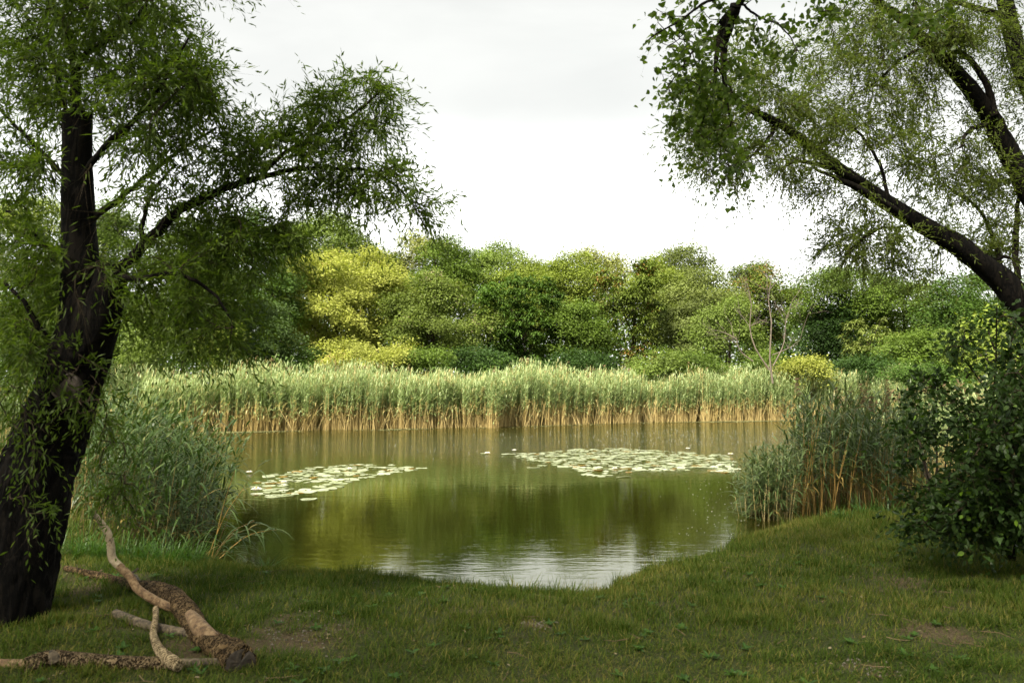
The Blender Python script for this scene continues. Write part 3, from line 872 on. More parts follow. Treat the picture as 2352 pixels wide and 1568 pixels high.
# clumps that step out of the bed into the water: things of their own
for k, (px, py, wd, n, hh, lb) in enumerate([
        (598, 988, .75, 150, 2.2, 'thick reed clump stepping out of the far bed nearest the left end'),
        (1003, 981, .85, 170, 2.45, 'broad reed clump standing out of the far bed below the pinkish tree'),
        (1131, 983, .28, 60, 2.75, 'narrow lone reed clump in the water in front of the far bed'),
        (800, 979, .4, 70, 2.5, 'slim reed clump in front of the far bed under the yellow bush'),
        (1255, 969, .25, 40, 2.5, 'small reed clump at the edge of the far bed right of the lone clump')]):
    rng = np.random.default_rng(90 + k)
    g = G(px, py)
    e = empty('reed_clump', (g[0], g[1], -.15), lb, 'reed clump', 'reed clumps in front of the far bed')
    r = np.sqrt(rng.random(n)) * wd; a = rng.uniform(0, 6.28, n)
    mb = MB()
    reed_field(mb, g[0] + r * np.cos(a), g[1] + r * np.sin(a) * .8 + .2, np.full(n, -.15), hh * rng.uniform(.75, 1.08, n), rng, 9, plume=.02, bare_to=.36, lean=.04, stemW=.018)
    mb.build('stalks', [M['straw'], M['reed_far'], M['plume']], e)['kind'] = 'stuff'

# near reeds: single stalks one can tell apart
def stalk_mesh(name, seed, h, leafmat, strawmat, plume=False, leafN=13, leafL=.46, leafW=.026, wind=.5, bare_to=.28):
    rng = np.random.default_rng(seed)
    mb = MB()
    bend = np.array([rng.uniform(.02, .14), rng.uniform(-.06, .06), 0])
    t = np.linspace(0, 1, 6)
    p = np.stack([bend[0] * h * t ** 2, bend[1] * h * t ** 2, h * t], 1)
    tone = rng.random()
    tube(mb, p[:4], np.linspace(.0048, .0042, 4), 4, cap=False, rnd=tone, mi=0)
    tube(mb, p[3:], np.linspace(.0042, .0015, 3), 4, cap=False, rnd=rng.uniform(.2, .6), mi=1 if rng.random() < .7 else 0)
    tt = np.clip(np.linspace(bare_to, .98, leafN) + rng.normal(size=leafN) * .02, .1, 1)
    lp = np.stack([np.interp(tt, t, p[:, k]) for k in range(3)], 1)
    a = np.arange(leafN) * np.pi + rng.normal(size=leafN) * .7 + rng.uniform(0, 6)
    hd = np.stack([np.cos(a) + wind, np.sin(a), 0 * a], 1)
    rn = np.clip(rng.normal(.45, .22, leafN) + (tt - .6) * .4, 0, .95)
    rn[0] = 1.0 if rng.random() < .6 else rn[0]
    blades(mb, lp, hd, leafL * rng.uniform(.7, 1.2, leafN) * np.interp(tt, [.2, .5, 1], [.8, 1.1, .7]), leafW * rng.uniform(.8, 1.2, leafN),
           np.clip(.4 + .5 * tt + rng.normal(size=leafN) * .1, .1, .95), rng.uniform(.3, 1.0, leafN), rn, segs=4, mi=1)
    if plume:
        q = 26
        pp = p[-1] + np.stack([rng.normal(size=q) * .012, rng.normal(size=q) * .012, rng.uniform(-.12, .16, q)], 1)
        dd = unit(rng.normal(size=(q, 3)) * .4 + [.7, 0, .15])
        leaves(mb, T_DIA, pp, dd, rvec(q, rng), rng.uniform(.06, .13, q), .018, rng.random(q), 0, 2)
    return mb.mesh(name, [M[strawmat], M[leafmat], M['plume']])

def reed_stand(label, spots, hfun, leafmat, strawmat, n_ind, base, seed, wind, plume_share=.06, lean=(.05, 0), bare_to=.28, leafN=13, leafW=.031):
    """spots (N,2) world positions, sorted so the first n_ind (nearest the camera) are single stalks, the rest one mass."""
    rng = np.random.default_rng(seed)
    e = empty('reed_stand', base, label, 'reeds')
    var = [stalk_mesh('reed_stalk', seed * 100 + i, 1.0 * 2.0, leafmat, strawmat, False, leafN, wind=wind, bare_to=bare_to, leafW=leafW) for i in range(15)]
    varp = [stalk_mesh('reed_stalk', seed * 100 + 50 + i, 1.0 * 2.0, leafmat, strawmat, True, leafN - 4, wind=wind, bare_to=bare_to, leafW=leafW) for i in range(4)]
    order = np.argsort(np.hypot(spots[:, 0], spots[:, 1]))
    sp = spots[order]
    pick = np.zeros(len(sp), bool); pick[:n_ind] = True
    for i in np.where(pick)[0]:
        x, y = sp[i]
        h = hfun(x, y) * rng.uniform(.8, 1.08)
        pl = rng.random() < plume_share
        o = bpy.data.objects.new('reed_stalk', (varp if pl else var)[rng.integers(4 if pl else 15)])
        s = h / 2.0 * (1.08 if pl else 1)
        o.location = (x - base[0], y - base[1], min(gz1(x, y), .12) - .04 - base[2])
        o.scale = (s ** .5, s ** .5, s)
        o.rotation_euler = (rng.normal() * .085 - lean[1], rng.normal() * .085 + lean[0], rng.normal() * .6)
        o.parent = e
        col.objects.link(o)
    rest = sp[~pick]
    if len(rest):
        mb = MB()
        z = np.minimum(gz(rest[:, 0], rest[:, 1]), .12) - .04
        h = np.array([hfun(x, y) for x, y in rest]) * rng.uniform(.82, 1.08, len(rest))
        reed_field(mb, rest[:, 0], rest[:, 1], z, h, rng, leafN - 2, wind=wind, leafL=.44, leafW=leafW, stemW=.011, bare_to=bare_to, plume=plume_share, lean=.06)
        mb.build('reed_mass', [M[strawmat], M[leafmat], M['plume']], e)['kind'] = 'stuff'
    return e

def in_quad(n, pts, rng):
    """n points in the triangle fan of pts."""
    pts = np.asarray(pts, float)
    tri = [(pts[0], pts[i], pts[i + 1]) for i in range(1, len(pts) - 1)]
    ar = np.array([abs(np.cross(b - a, c - a)) for a, b, c in tri])
    k = rng.choice(len(tri), n, p=ar / ar.sum())
    u = rng.random((n, 2)); fl = u.sum(1) > 1; u[fl] = 1 - u[fl]
    T = np.array(tri)[k]
    return T[:, 0] + u[:, :1] * (T[:, 1] - T[:, 0]) + u[:, 1:] * (T[:, 2] - T[:, 0])

rg = np.random.default_rng(31)
g2 = lambda px, py: G(px, py)[:2]
# left: dense dark stand at the water's edge
sl = in_quad(560, [g2(190, 1285), g2(300, 1296), g2(430, 1285), g2(475, 1262), g2(500, 1205), g2(430, 1120), g2(250, 1100), g2(120, 1150)], rg)
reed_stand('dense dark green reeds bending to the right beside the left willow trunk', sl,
           lambda x, y: 1.62 + .12 * math.sin(x * 3) + .25 * min(max((-2.6 - x) * .35, -.9), .6), 'reed_near', 'straw_green_shaded', 290, (*np.mean(sl, 0), 0.0), 41, .9, 0.0, (.11, 0), .22, 14)
# second, lighter stand further back on the left shore
sb = in_quad(900, [(-8.0, 15.0), (-6.6, 13.2), (-5.4, 11.6), (-7.5, 10.5), (-13, 14), (-20, 24), (-22, 33), (-15.5, 31), (-11.5, 24.5)], rg)
reed_stand('paler green reeds behind the dark stand on the left shore', sb, lambda x, y: 1.9 + .2 * math.sin(x * 2), 'reed_mid', 'straw', 0, (*np.mean(sb, 0), 0.0), 43, .6, .04, (.05, 0), .35, 11)
# right: low bluish clump in the water, then the tall stand with brown stems
s1 = in_quad(150, [g2(1706, 1190), g2(1760, 1198), g2(1815, 1196), g2(1822, 1165), g2(1720, 1160)], rg)
reed_stand('short bluish green reed clump standing in the water at the right', s1, lambda x, y: 1.22 + .12 * math.sin(x * 5), 'reed_mid', 'straw', 150, (*np.mean(s1, 0), 0.0), 45, -.25, .0, (-.03, 0), .30, 15)
s2 = in_quad(520, [g2(1822, 1186), g2(1900, 1192), g2(2010, 1178), g2(2100, 1165), g2(2150, 1120), g2(2050, 1090), g2(1900, 1095), g2(1815, 1130)], rg)
reed_stand('tall reeds with rusty brown stems in front of the right shrub', s2, lambda x, y: 2.1 + .10 * math.sin(x * 4) + .08 * math.sin(y * 3), 'reed_mid', 'straw_dark', 280, (*np.mean(s2, 0), 0.0), 47, .15, .07, (.01, 0), .37, 13)
s3 = in_quad(500, [g2(1960, 1090), g2(2150, 1110), (11, 15), (17, 24), (15, 25), (9.3, 17)], rg)
reed_stand('pale reeds with brown plumes stretching behind the right hand stand', s3, lambda x, y: 2.15 + .1 * math.sin(x * 2), 'reed_far', 'straw', 0, (*np.mean(s3, 0), 0.0), 49, .3, .15, (.02, 0), .4, 11)

# reeds leaning out low over the water at the left
rl = np.random.default_rng(77)
for k, (x0, y0, x1, y1, D0, D1) in enumerate([(470, 1270, 560, 1120, 9.2, 9.6), (480, 1275, 575, 1215, 9.2, 9.3), (490, 1262, 640, 1215, 9.3, 9.9), (470, 1280, 585, 1195, 9.0, 9.2),
                                             (490, 1240, 600, 1060, 9.8, 10.4), (480, 1285, 545, 1275, 9.0, 8.9), (485, 1250, 540, 1080, 9.4, 9.7)]):
    a, b = P(x0, y0, D0), P(x1, y1, D1)
    a[2] = -.05
    mb = MB()
    q = spline([a, (a + b) / 2 + [0, 0, .12], b], 8)
    tube(mb, q, np.linspace(.006, .002, 8), 4, cap=False, rnd=rl.random(), mi=0)
    n = 11
    t = np.linspace(.3, 1, n); lp = np.stack([np.interp(t, np.linspace(0, 1, 8), q[:, i]) for i in range(3)], 1)
    aa = rl.normal(size=n) * .9 + (np.arange(n) % 2) * 1.6 - .8
    blades(mb, lp, np.stack([np.cos(aa), np.sin(aa), 0 * aa], 1), rl.uniform(.28, .5, n), .02, rl.uniform(.1, .6, n), rl.uniform(.3, .8, n), np.clip(rl.normal(.6, .25, n), 0, 1), segs=4, mi=1)
    e = mb.build('leaning_reed', [M['straw_dark'], M['reed_near'], M['plume']])
    tag(e, ('reed leaning out over the water with the third highest tip of the leaning ones',
            'reed leaning low over the water just below the middle leaning one',
            'longest low reed reaching farthest right over the water from the left stand',
            'middle one of the reeds leaning from the left stand, tip halfway down',
            'reed leaning out over the water with the highest tip, near the left lily patch',
            'lowest leaning reed, lying almost flat on the water by the bank',
            'steepest of the reeds leaning over the water, closest to the dark stand')[k], 'reed', 'reeds leaning over the water')

# ------------------------------------------------------------------ water lilies
def pad_mesh(seed):
    rng = np.random.default_rng(seed)
    n = 16
    a = np.linspace(.18, 2 * np.pi - .18, n) + rng.uniform(0, 6)
    r = 1 + .05 * np.sin(2 * a + rng.uniform(0, 6)) + rng.normal(size=n) * .015
    top = np.stack([r * np.cos(a), r * np.sin(a) * rng.uniform(.86, 1), .05 + .04 * np.sin(3 * a + rng.uniform(0, 6))], 1)
    inner = top * [.55, .55, 1]; inner[:, 2] = .055
    mb = MB()
    v = np.vstack([top, inner, [[0, 0, .05]], top - [0, 0, .045]])
    o = np.arange(n - 1)
    mb.add(v, np.stack([o, o + 1, n + o + 1, n + o], 1), rng.uniform(.2, .9))
    mb.add(v, np.stack([n + o, n + o + 1, np.full(n - 1, 2 * n)], 1), rng.uniform(.2, .9))
    mb.add(v, np.stack([2 * n + 1 + o, 2 * n + 1 + o + 1, o + 1, o], 1), .9)
    return mb, rng
pads = []
for i in range(8):
    mb, rng = pad_mesh(i)
    mb.a = [np.full(len(a), .25 + .09 * i) for a in mb.a]
    pads.append(mb.mesh('lily_pad', M['pad']))
mb, _ = pad_mesh(33); mb.a = [np.full(len(a), 1.0) for a in mb.a]
pad_yellow = mb.mesh('lily_pad', M['pad'])

def patch_points(poly, n, rmin, rng, dens=None):
    poly = np.array([G(x, y)[:2] for x, y in poly])
    lo, hi = poly.min(0), poly.max(0)
    out = []
    tries = 0
    while len(out) < n and tries < 60000:
        tries += 1
        q = lo + rng.random(2) * (hi - lo)
        ins = False
        for i in range(len(poly)):
            a, b = poly[i], poly[(i + 1) % len(poly)]
            if (a[1] > q[1]) != (b[1] > q[1]) and q[0] < (b[0] - a[0]) * (q[1] - a[1]) / (b[1] - a[1]) + a[0]: ins = not ins
        if not ins: continue
        r = rng.uniform(.06, .165) if rng.random() < .8 else rng.uniform(.05, .09)
        if any((q[0] - o[0]) ** 2 + (q[1] - o[1]) ** 2 < (rmin * (r + o[2])) ** 2 for o in out): continue
        out.append((q[0], q[1], r))
    return out

def lay_pads(poly, n, rmin, label, group, seed, n_ind, extra=()):
    own = {}
    rng = np.random.default_rng(seed)
    pts = patch_points(poly, n, rmin, rng)
    for ex in extra:
        g = G(ex[0], ex[1]); pts.append((g[0], g[1], rng.uniform(.13, .17)))
        if len(ex) > 2: own[pts[-1][:2]] = ex[2]
    pts.sort(key=lambda q: q[1])
    for x, y, r in pts[:n_ind]:
        yel = rng.random() < .09
        o = bpy.data.objects.new('lily_pad', pad_yellow if yel else pads[rng.integers(8)])
        o.location = (x, y, rng.uniform(.001, .006)); o.scale = (r, r, r * .6)
        o.rotation_euler = (rng.normal() * .04, rng.normal() * .04, rng.uniform(0, 6.28))
        if (x, y) in own: o.data = pads[3]
        tag(o, own.get((x, y)) or ('yellowing ' if yel else 'pale green ') + label, 'lily pad', group)
        col.objects.link(o)
    if len(pts) > n_ind:
        mbm = MB()
        for x, y, r in pts[n_ind:]:
            me, _ = pad_mesh(rng.integers(8))
            a = rng.uniform(0, 6.28); c, s = math.cos(a), math.sin(a)
            v = np.concatenate(me.v[:1]) * [r, r, r * .6]
            v = np.stack([v[:, 0] * c - v[:, 1] * s + x, v[:, 0] * s + v[:, 1] * c + y, v[:, 2] + rng.uniform(.001, .005)], 1)
            tone = 1.0 if rng.random() < .05 else rng.uniform(.25, .9)
            nn = 16; oo = np.arange(nn - 1)
            mbm.add(v, np.stack([oo, oo + 1, nn + oo + 1, nn + oo], 1), tone)
            mbm.add(v, np.stack([nn + oo, nn + oo + 1, np.full(nn - 1, 2 * nn)], 1), tone)
        tag(mbm.build('lily_pad_mass', M['pad']), 'far rows of pale lily pads at the back of the right hand patch', None, None, 'stuff')
    return pts

ptsL = lay_pads([(560, 1128), (610, 1092), (700, 1075), (820, 1066), (905, 1066), (965, 1078), (900, 1090), (850, 1098), (770, 1122), (690, 1136), (600, 1140)], 195, .58,
                'lily pad floating in the smaller patch by the left reeds', 'lily pads of the left patch', 5, 170,
                [(626, 1141), (708, 1146, 'lily pad floating alone, nearest the lawn, in front of the left patch'), (655, 1139), (968, 1075, 'lily pad at the far right tip of the left patch'), (940, 1077)])
ptsR = lay_pads([(1150, 1041), (1250, 1038), (1330, 1031), (1420, 1029), (1560, 1037), (1670, 1046), (1690, 1072), (1685, 1088), (1600, 1080), (1510, 1082), (1430, 1086), (1360, 1088), (1310, 1076), (1245, 1062), (1180, 1050)], 560, .54,
                'lily pad floating in the long patch across the right of the pond', 'lily pads of the right patch', 6, 130,
                [(1112, 1041, 'lily pad alone at the far left tip of the right patch beside a white flower'), (1225, 1074), (1245, 1069), (1350, 1090), (1375, 1093), (1432, 1095, 'lily pad farthest forward at the near edge of the right patch'), (1395, 1091)])

def petal_flower(px, py, s, label, yellow=False):
    g = G(px, py)
    e = empty('water_lily', (g[0], g[1], .01), label, 'flower', 'water lily blossoms')
    rng = np.random.default_rng(int(px))
    for ring, (n, up, L) in enumerate(((8, .35, 1.0), (7, .75, .85), (5, 1.2, .65))):
        a = np.linspace(0, 2 * np.pi, n, endpoint=False) + ring * .4
        d = np.stack([np.cos(a), np.sin(a), np.full(n, up)], 1)
        for i in range(n):
            mb = MB()
            leaves(mb, T_OVAL, np.array([[g[0], g[1], .02]]), d[i:i + 1], np.array([[-np.cos(a[i]) * up, -np.sin(a[i]) * up, 1.0]]), s * L, s * .5, rng.random())
            mb.build('petal', M['stamen' if yellow and ring == 2 else 'petal'], e)
    mb = MB()
    tube(mb, np.array([[g[0], g[1], .02], [g[0], g[1], .02 + s * .45]]), np.array([s * .22, s * .16]), 7)
    mb.build('stamens', M['stamen'], e)
for px, py, s, lb in ((588, 1128, .12, 'large open white water lily at the left end of the left patch'), (572, 1087, .09, 'white water lily at the far left edge of the left patch beside reed tips'),
                      (652, 1110, .08, 'half open white water lily inside the left patch'), (803, 1079, .08, 'small white water lily at the back of the left patch'),
                      (1119, 1043, .11, 'white water lily at the left tip of the right patch'), (1181, 1036, .09, 'white water lily behind the left part of the right patch'),
                      (1412, 1078, .08, 'white water lily at the near edge of the right patch'), (1580, 1032, .09, 'white water lily at the back of the right patch'),
                      (1678, 1045, .10, 'pale yellow water lily at the right tip of the right patch beside the reeds')):
    petal_flower(px, py, s, lb, 'yellow' in lb)

def flecks():
    rng = np.random.default_rng(14)
    mb = MB()
    n = 900
    px = np.concatenate([rng.normal(1520, 200, 620), rng.uniform(600, 1700, 200), rng.normal(1640, 50, 80)])
    py = np.concatenate([rng.normal(1003, 14, 620), rng.uniform(985, 1060, 200), rng.uniform(1100, 1230, 80)])
    q = np.array([G(x, max(y, 972)) for x, y in zip(px, py)]); q[:, 2] = .006
    ok = (shore_dist(q[:, 0], q[:, 1]) < -.2)
    q = q[ok]; n = len(q)
    a = rng.uniform(0, 6.28, n)
    leaves(mb, T_OVAL, q, np.stack([np.cos(a), np.sin(a), 0 * a], 1), np.tile([0, 0, 1.0], (n, 1)) + rng.normal(size=(n, 3)) * .05, rng.uniform(.014, .034, n) * (.4 + q[:, 1] / 22), rng.uniform(.01, .024, n) * (.4 + q[:, 1] / 22), rng.random(n))
    tag(mb.build('floating_flecks', M['fleck']), 'pale flecks of leaf and down drifting on the far water', None, None, 'stuff')
    mb = MB()
    m = 2600
    px = np.concatenate([rng.normal(545, 60, 1000), rng.normal(1690, 55, 1100), rng.normal(920, 40, 250), rng.uniform(1100, 1600, 250)])
    off = np.abs(rng.normal(size=m)) * .45
    X = np.array([G(x, 985)[0] for x in px]); X = X / 36.0
    yy = np.array([front_y(x * 40) for x in X]); xx = X * yy; yy = np.array([front_y(x) for x in xx]) + .3 - off
    a = rng.uniform(0, 6.28, m)
    leaves(mb, T_OVAL, np.stack([xx, yy, np.full(m, .005)], 1), np.stack([np.cos(a), np.sin(a), 0 * a], 1), np.tile([0, 0, 1.0], (m, 1)), rng.uniform(.06, .14, m), rng.uniform(.05, .1, m), rng.random(m))
    tag(mb.build('duckweed', M['duck']), 'duckweed and small pads gathered along the far reed edge', None, None, 'stuff')
flecks()

# ------------------------------------------------------------------ near trees
class Skel:
    def __init__(s): s.p, s.d = np.zeros((0, 3)), np.zeros((0, 3))
    def add(s, pts):
        s.p = np.vstack([s.p, pts]); s.d = np.vstack([s.d, unit(np.gradient(pts, axis=0))])

def grow_branchlets(sk, targets, rng, mb, r0=.012, sag=.08, sides=4, outward=None, maxlen=2.4):
    """From the nearest existing wood to every target, one curved branchlet; later ones may spring from earlier ones."""
    dist = np.array([np.min(np.linalg.norm(sk.p - t, axis=1)) for t in targets])
    out = []
    for i in np.argsort(dist):
        t = targets[i]
        dd = np.linalg.norm(sk.p - t, axis=1)
        j = np.argmin(dd + rng.random(len(dd)) * .12)
        a = sk.p[j]; L = dd[j]
        if L < .08: t = t + rvec(1, rng)[0] * .2; L = np.linalg.norm(t - a)
        m = a + (t - a) * .5 + unit(sk.d[j]) * L * .22 + rng.normal(size=3) * L * .07 + [0, 0, L * sag]
        n = 5 if L < .6 else 8
        q = spline([a, m, t], n)
        r = min(r0, .004 + L * .006)
        tube(mb, q, np.linspace(r, .0022, n), sides, cap=False)
        out.append(q)
        sk.add(q[1:])
    return out

def twig_leaves(mbl, mbt, branchlets, rng, twigs, tl, k, L, W, T=T_DIA, droop=.35, mat_tone=.5, spread=.9, keepfrac=.75, lateral=.8, store=None, drop=None):
    s, d = [], []
    for q in branchlets:
        n = len(q)
        nt = max(2, int(twigs * rng.uniform(.7, 1.3)))
        t = 1 - rng.random(nt) * keepfrac
        t[0] = 1
        idx = t * (n - 1)
        p = np.stack([np.interp(idx, np.arange(n), q[:, c]) for c in range(3)], 1)
        dirq = unit(q[-1] - q[0])
        s.append(p); d.append(unit(dirq + rng.normal(size=(nt, 3)) * spread))
    s = np.vstack(s); d = np.vstack(d); N = len(s)
    ln = tl * rng.uniform(.6, 1.4, N); dr = droop * rng.uniform(.5, 1.6, N)
    # twigs as thin three sided slips
    e = s + d * ln[:, None] - np.array([0, 0, 1]) * (ln * dr)[:, None]
    w = unit(np.cross(d, rvec(N, rng))) * .0016
    v = np.stack([s - w, s + w, e], 1).reshape(-1, 3)
    mbt.add(v, np.arange(3 * N).reshape(-1, 3))
    t = np.tile((np.arange(k) + .7) / k, N)
    S, D_, LN, DR = np.repeat(s, k, 0), np.repeat(d, k, 0), np.repeat(ln, k), np.repeat(dr, k)
    p = S + D_ * (LN * t)[:, None]; p[:, 2] -= LN * DR * t * t
    ld = unit(D_ * .75 + rng.normal(size=(N * k, 3)) * lateral * .6 + [0, 0, -.35 * droop * 2])
    nn = unit(rng.normal(size=(N * k, 3)) * .6 + [0, 0, .8])
    Ls = L * rng.uniform(.65, 1.2, N * k) * (1 - .35 * t ** 2)
    tone = np.clip(np.repeat(rng.normal(mat_tone, .15, N), k) + rng.normal(size=N * k) * .18, 0, 1)
    Ws = W * rng.uniform(.8, 1.2, N * k)
    if drop is not None:
        kp = ~drop(p)
        p, ld, nn, Ls, tone, Ws = p[kp], ld[kp], nn[kp], Ls[kp], tone[kp], Ws[kp]
    if store is not None:
        m = store(p)
        ids = np.where(m)[0]
        ids = rng.permutation(ids)[:300]
        take = np.zeros(len(p), bool); take[ids] = True
        leaves(mbl, T, p[~take], ld[~take], nn[~take], Ls[~take], Ws[~take], tone[~take])
        return (p[take], ld[take], nn[take], Ls[take], Ws[take])
    leaves(mbl, T, p, ld, nn, Ls, Ws, tone)

def leaf_parts(name, T, mat, data, parent, tones=(.2, .45, .7, .9)):
    """Single leaves that can be picked apart: one object each, shared unit meshes."""
    ms = []
    for t in tones:
        mb = MB(); leaves(mb, T, np.zeros((1, 3)), np.array([[1.0, 0, 0]]), np.array([[0, 0, 1.0]]), 1, 1, t)
        ms.append(mb.mesh(name, M[mat]))
    off = np.array(parent.location)
    for i, (p, d, n, L, W) in enumerate(zip(*data)):
        d = unit(d); b = unit(np.cross(n, d)); n = np.cross(d, b)
        o = bpy.data.objects.new(name, ms[i % len(ms)])
        p = p - off
        o.parent = parent
        o.matrix_basis = Matrix(((d[0] * L, b[0] * W, n[0] * L, p[0]), (d[1] * L, b[1] * W, n[1] * L, p[1]), (d[2] * L, b[2] * W, n[2] * L, p[2]), (0, 0, 0, 1)))
        col.objects.link(o)

def vol_points(vols, rng):
    out = []
    for (cx, cy, rx, ry, D, dd, n) in vols:
        u = rvec(n, rng) * (rng.random(n) ** .4)[:, None]
        for a, b, c in u:
            out.append(P(cx + a * rx, cy + b * ry, D + c * dd))
    return np.array(out)

def limb(pxs, n=None):
    """pxs: (px, py, D, radius px). Returns points and radii in metres."""
    p = np.array([P(a, b, D) for a, b, D, r in pxs]); r = np.array([r / F * D for a, b, D, r in pxs])
    n = n or 6 * len(pxs)
    q = spline(np.column_stack([p, r]), n)
    return q[:, :3], np.maximum(q[:, 3], .002)

# --- left willow
def left_willow():
    rng = np.random.default_rng(101)
    D = 6.0
    b = G(28, 1432, .2); 
    base = np.array([b[0], b[1], gz1(b[0], b[1])])
    e = empty('willow_tree', base, 'big dark leaning willow with a forked trunk and drooping leaves at the left edge', 'tree')
    sk = Skel()
    Db = base[1]
    mb = MB()
    p, r = limb([(-22, 1478, Db, 118), (4, 1405, Db, 94), (44, 1250, Db + .05, 80), (80, 1100, Db + .1, 76), (122, 990, Db + .15, 72), (160, 885, D, 60), (190, 800, D, 58), (205, 720, D, 52), (208, 660, D, 46)], 130)
    tube(mb, p, r, 72, rough=.12, ridge=.11, seed=1.3)
    sk.add(p[::6])
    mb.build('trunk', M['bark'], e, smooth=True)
    mb = MB()
    p, r = limb([(190, 790, D, 44), (186, 700, D, 42), (184, 600, D, 38), (180, 500, D, 34), (178, 400, D, 33), (178, 320, D, 32), (178, 262, D, 31)], 40)
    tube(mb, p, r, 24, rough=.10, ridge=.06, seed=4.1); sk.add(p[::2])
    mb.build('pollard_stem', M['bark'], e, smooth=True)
    mb = MB()
    p, r = limb([(205, 800, D, 46), (228, 740, D - .05, 44), (245, 680, D - .08, 37), (254, 640, D - .1, 34), (256, 608, D - .1, 30)], 30)
    tube(mb, p, r, 24, rough=.10, ridge=.06, seed=7.7); sk.add(p[::2])
    mb.build('pollard_stub', M['bark'], e, smooth=True)
    # pruning scar on the trunk, facing the camera: a shallow oval disc with a rim
    mb = MB()
    c = P(152, 890, D - .215); 
    n = 22; a = np.linspace(0, 2 * np.pi, n, endpoint=False)
    fdir = np.array([.12, -1, .1]); fdir /= np.linalg.norm(fdir); ux = unit(np.cross(fdir, [0, 0, 1.0])); uz = np.cross(ux, fdir)
    rr = 1 + rng.normal(size=n) * .05
    def ringp(s, off): return c + (np.cos(a) * rr)[:, None] * ux * .092 * s + (np.sin(a) * rr)[:, None] * uz * .096 * s + fdir * off
    v = np.vstack([ringp(1.12, -.05), ringp(1.08, .012), ringp(.9, .014), ringp(.84, .002), (c + fdir * .004)[None]])
    o = np.arange(n); o2 = (o + 1) % n
    for k in range(3): mb.add(v, np.stack([k * n + o, k * n + o2, (k + 1) * n + o2, (k + 1) * n + o], 1))
    mb.add(v, np.stack([3 * n + o, 3 * n + o2, np.full(n, 4 * n)], 1))
    mb.build('pruning_scar', M['scar'], e)
    limbs = [
        [(256, 625, 5.9, 13), (300, 595, 5.95, 13), (330, 560, 6, 12), (395, 495, 6, 11), (470, 452, 6.05, 9.5), (560, 412, 6.1, 8), (625, 390, 6.15, 6.5), (700, 377, 6.2, 5), (800, 371, 6.25, 4), (870, 376, 6.3, 3), (930, 418, 6.3, 2.4), (985, 500, 6.3, 1.5)],
        [(600, 398, 6.13, 6), (655, 345, 6.2, 5), (740, 295, 6.3, 4), (830, 245, 6.4, 3), (885, 190, 6.45, 1.5)],
        [(176, 280, 6, 13), (172, 200, 6, 12), (163, 140, 6, 11), (140, 60, 6.05, 10), (108, 0, 6.1, 9), (80, -90, 6.1, 8), (60, -260, 6.1, 5)],
        [(170, 180, 6, 7), (200, 120, 5.9, 6), (260, 80, 5.8, 5), (320, 20, 5.8, 4), (360, -60, 5.8, 3)],
        [(160, 275, 6, 6), (145, 200, 6.1, 5), (120, 120, 6.3, 4), (60, 40, 6.4, 3)],
        [(182, 420, 6, 8), (240, 340, 5.7, 7), (310, 270, 5.6, 6), (380, 180, 5.6, 4), (430, 90, 5.6, 2.5)],
        [(165, 430, 6, 7), (100, 350, 6.1, 6), (50, 300, 6.2, 4), (0, 240, 6.3, 3)],
        [(165, 630, 6, 7), (110, 560, 6.2, 6), (60, 500, 6.3, 4), (10, 470, 6.4, 3)],
        [(262, 640, 5.9, 7), (330, 640, 5.7, 6), (420, 640, 5.6, 5), (500, 690, 5.6, 3.5), (540, 760, 5.6, 2)],
        [(200, 520, 6, 8), (270, 460, 6.1, 7), (340, 400, 6.3, 5), (420, 340, 6.5, 4), (500, 290, 6.6, 2.5)],
        [(180, 850, 6, 8), (100, 760, 5.9, 7), (60, 680, 5.8, 5), (20, 640, 5.8, 4)],
        [(135, 950, 6.1, 6), (95, 850, 6.3, 5), (60, 780, 6.5, 4)],
        [(330, 560, 6, 7), (325, 510, 6, 5), (350, 440, 6, 4), (400, 380, 6, 2.5)],
    ]
    for L in limbs:
        mb = MB()
        p, r = limb(L)
        p = p + np.cumsum(rng.normal(size=p.shape) * .004, 0)
        tube(mb, p, r, 8, cap=True, rough=.06, seed=rng.random() * 9); sk.add(p)
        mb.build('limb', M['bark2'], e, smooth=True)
    vols = [
        (330, 190, 165, 190, 5.9, .9, 62), (430, 200, 100, 100, 5.8, .6, 18), (90, 180, 110, 180, 6.2, .8, 34), (200, 40, 200, 70, 6.0, .9, 34), (250, -180, 380, 170, 6.0, 1.5, 110),
        (60, 420, 90, 130, 6.2, .7, 18), (420, 440, 150, 120, 6.0, .7, 18), (560, 350, 110, 80, 6.1, .5, 14),
        (380, 650, 160, 130, 6.1, .7, 34), (480, 740, 90, 95, 6.0, .6, 16), (530, 560, 110, 100, 6.1, .6, 17), (640, 520, 60, 45, 6.15, .4, 9),
        (80, 640, 95, 130, 6.3, .8, 34), (60, 800, 70, 80, 6.1, .6, 16), (200, 560, 90, 200, 5.6, .3, 8),
        (690, 330, 90, 50, 6.25, .3, 10), (800, 290, 80, 50, 6.35, .3, 13), (870, 225, 50, 50, 6.4, .25, 11), (740, 420, 120, 45, 6.25, .3, 14), (870, 410, 80, 50, 6.3, .3, 10), (955, 465, 40, 45, 6.3, .2, 7),
        (830, 470, 25, 50, 6.3, .2, 3), (600, 290, 50, 50, 6.2, .3, 5), (725, 240, 70, 30, 6.3, .3, 6),
    ]
    tg = vol_points(vols, rng)
    mbt, mbl = MB(), MB()
    br = grow_branchlets(sk, tg, rng, mbt, .014, .03)
    def vis(p):
        fx = 1176 + F * p[:, 0] / p[:, 1]; fy = 885 - F * (p[:, 2] - 2) / p[:, 1]
        return (fx > 5) & (fx < 1000) & (fy > 5) & (fy < 600) & (p[:, 1] < 6.2)
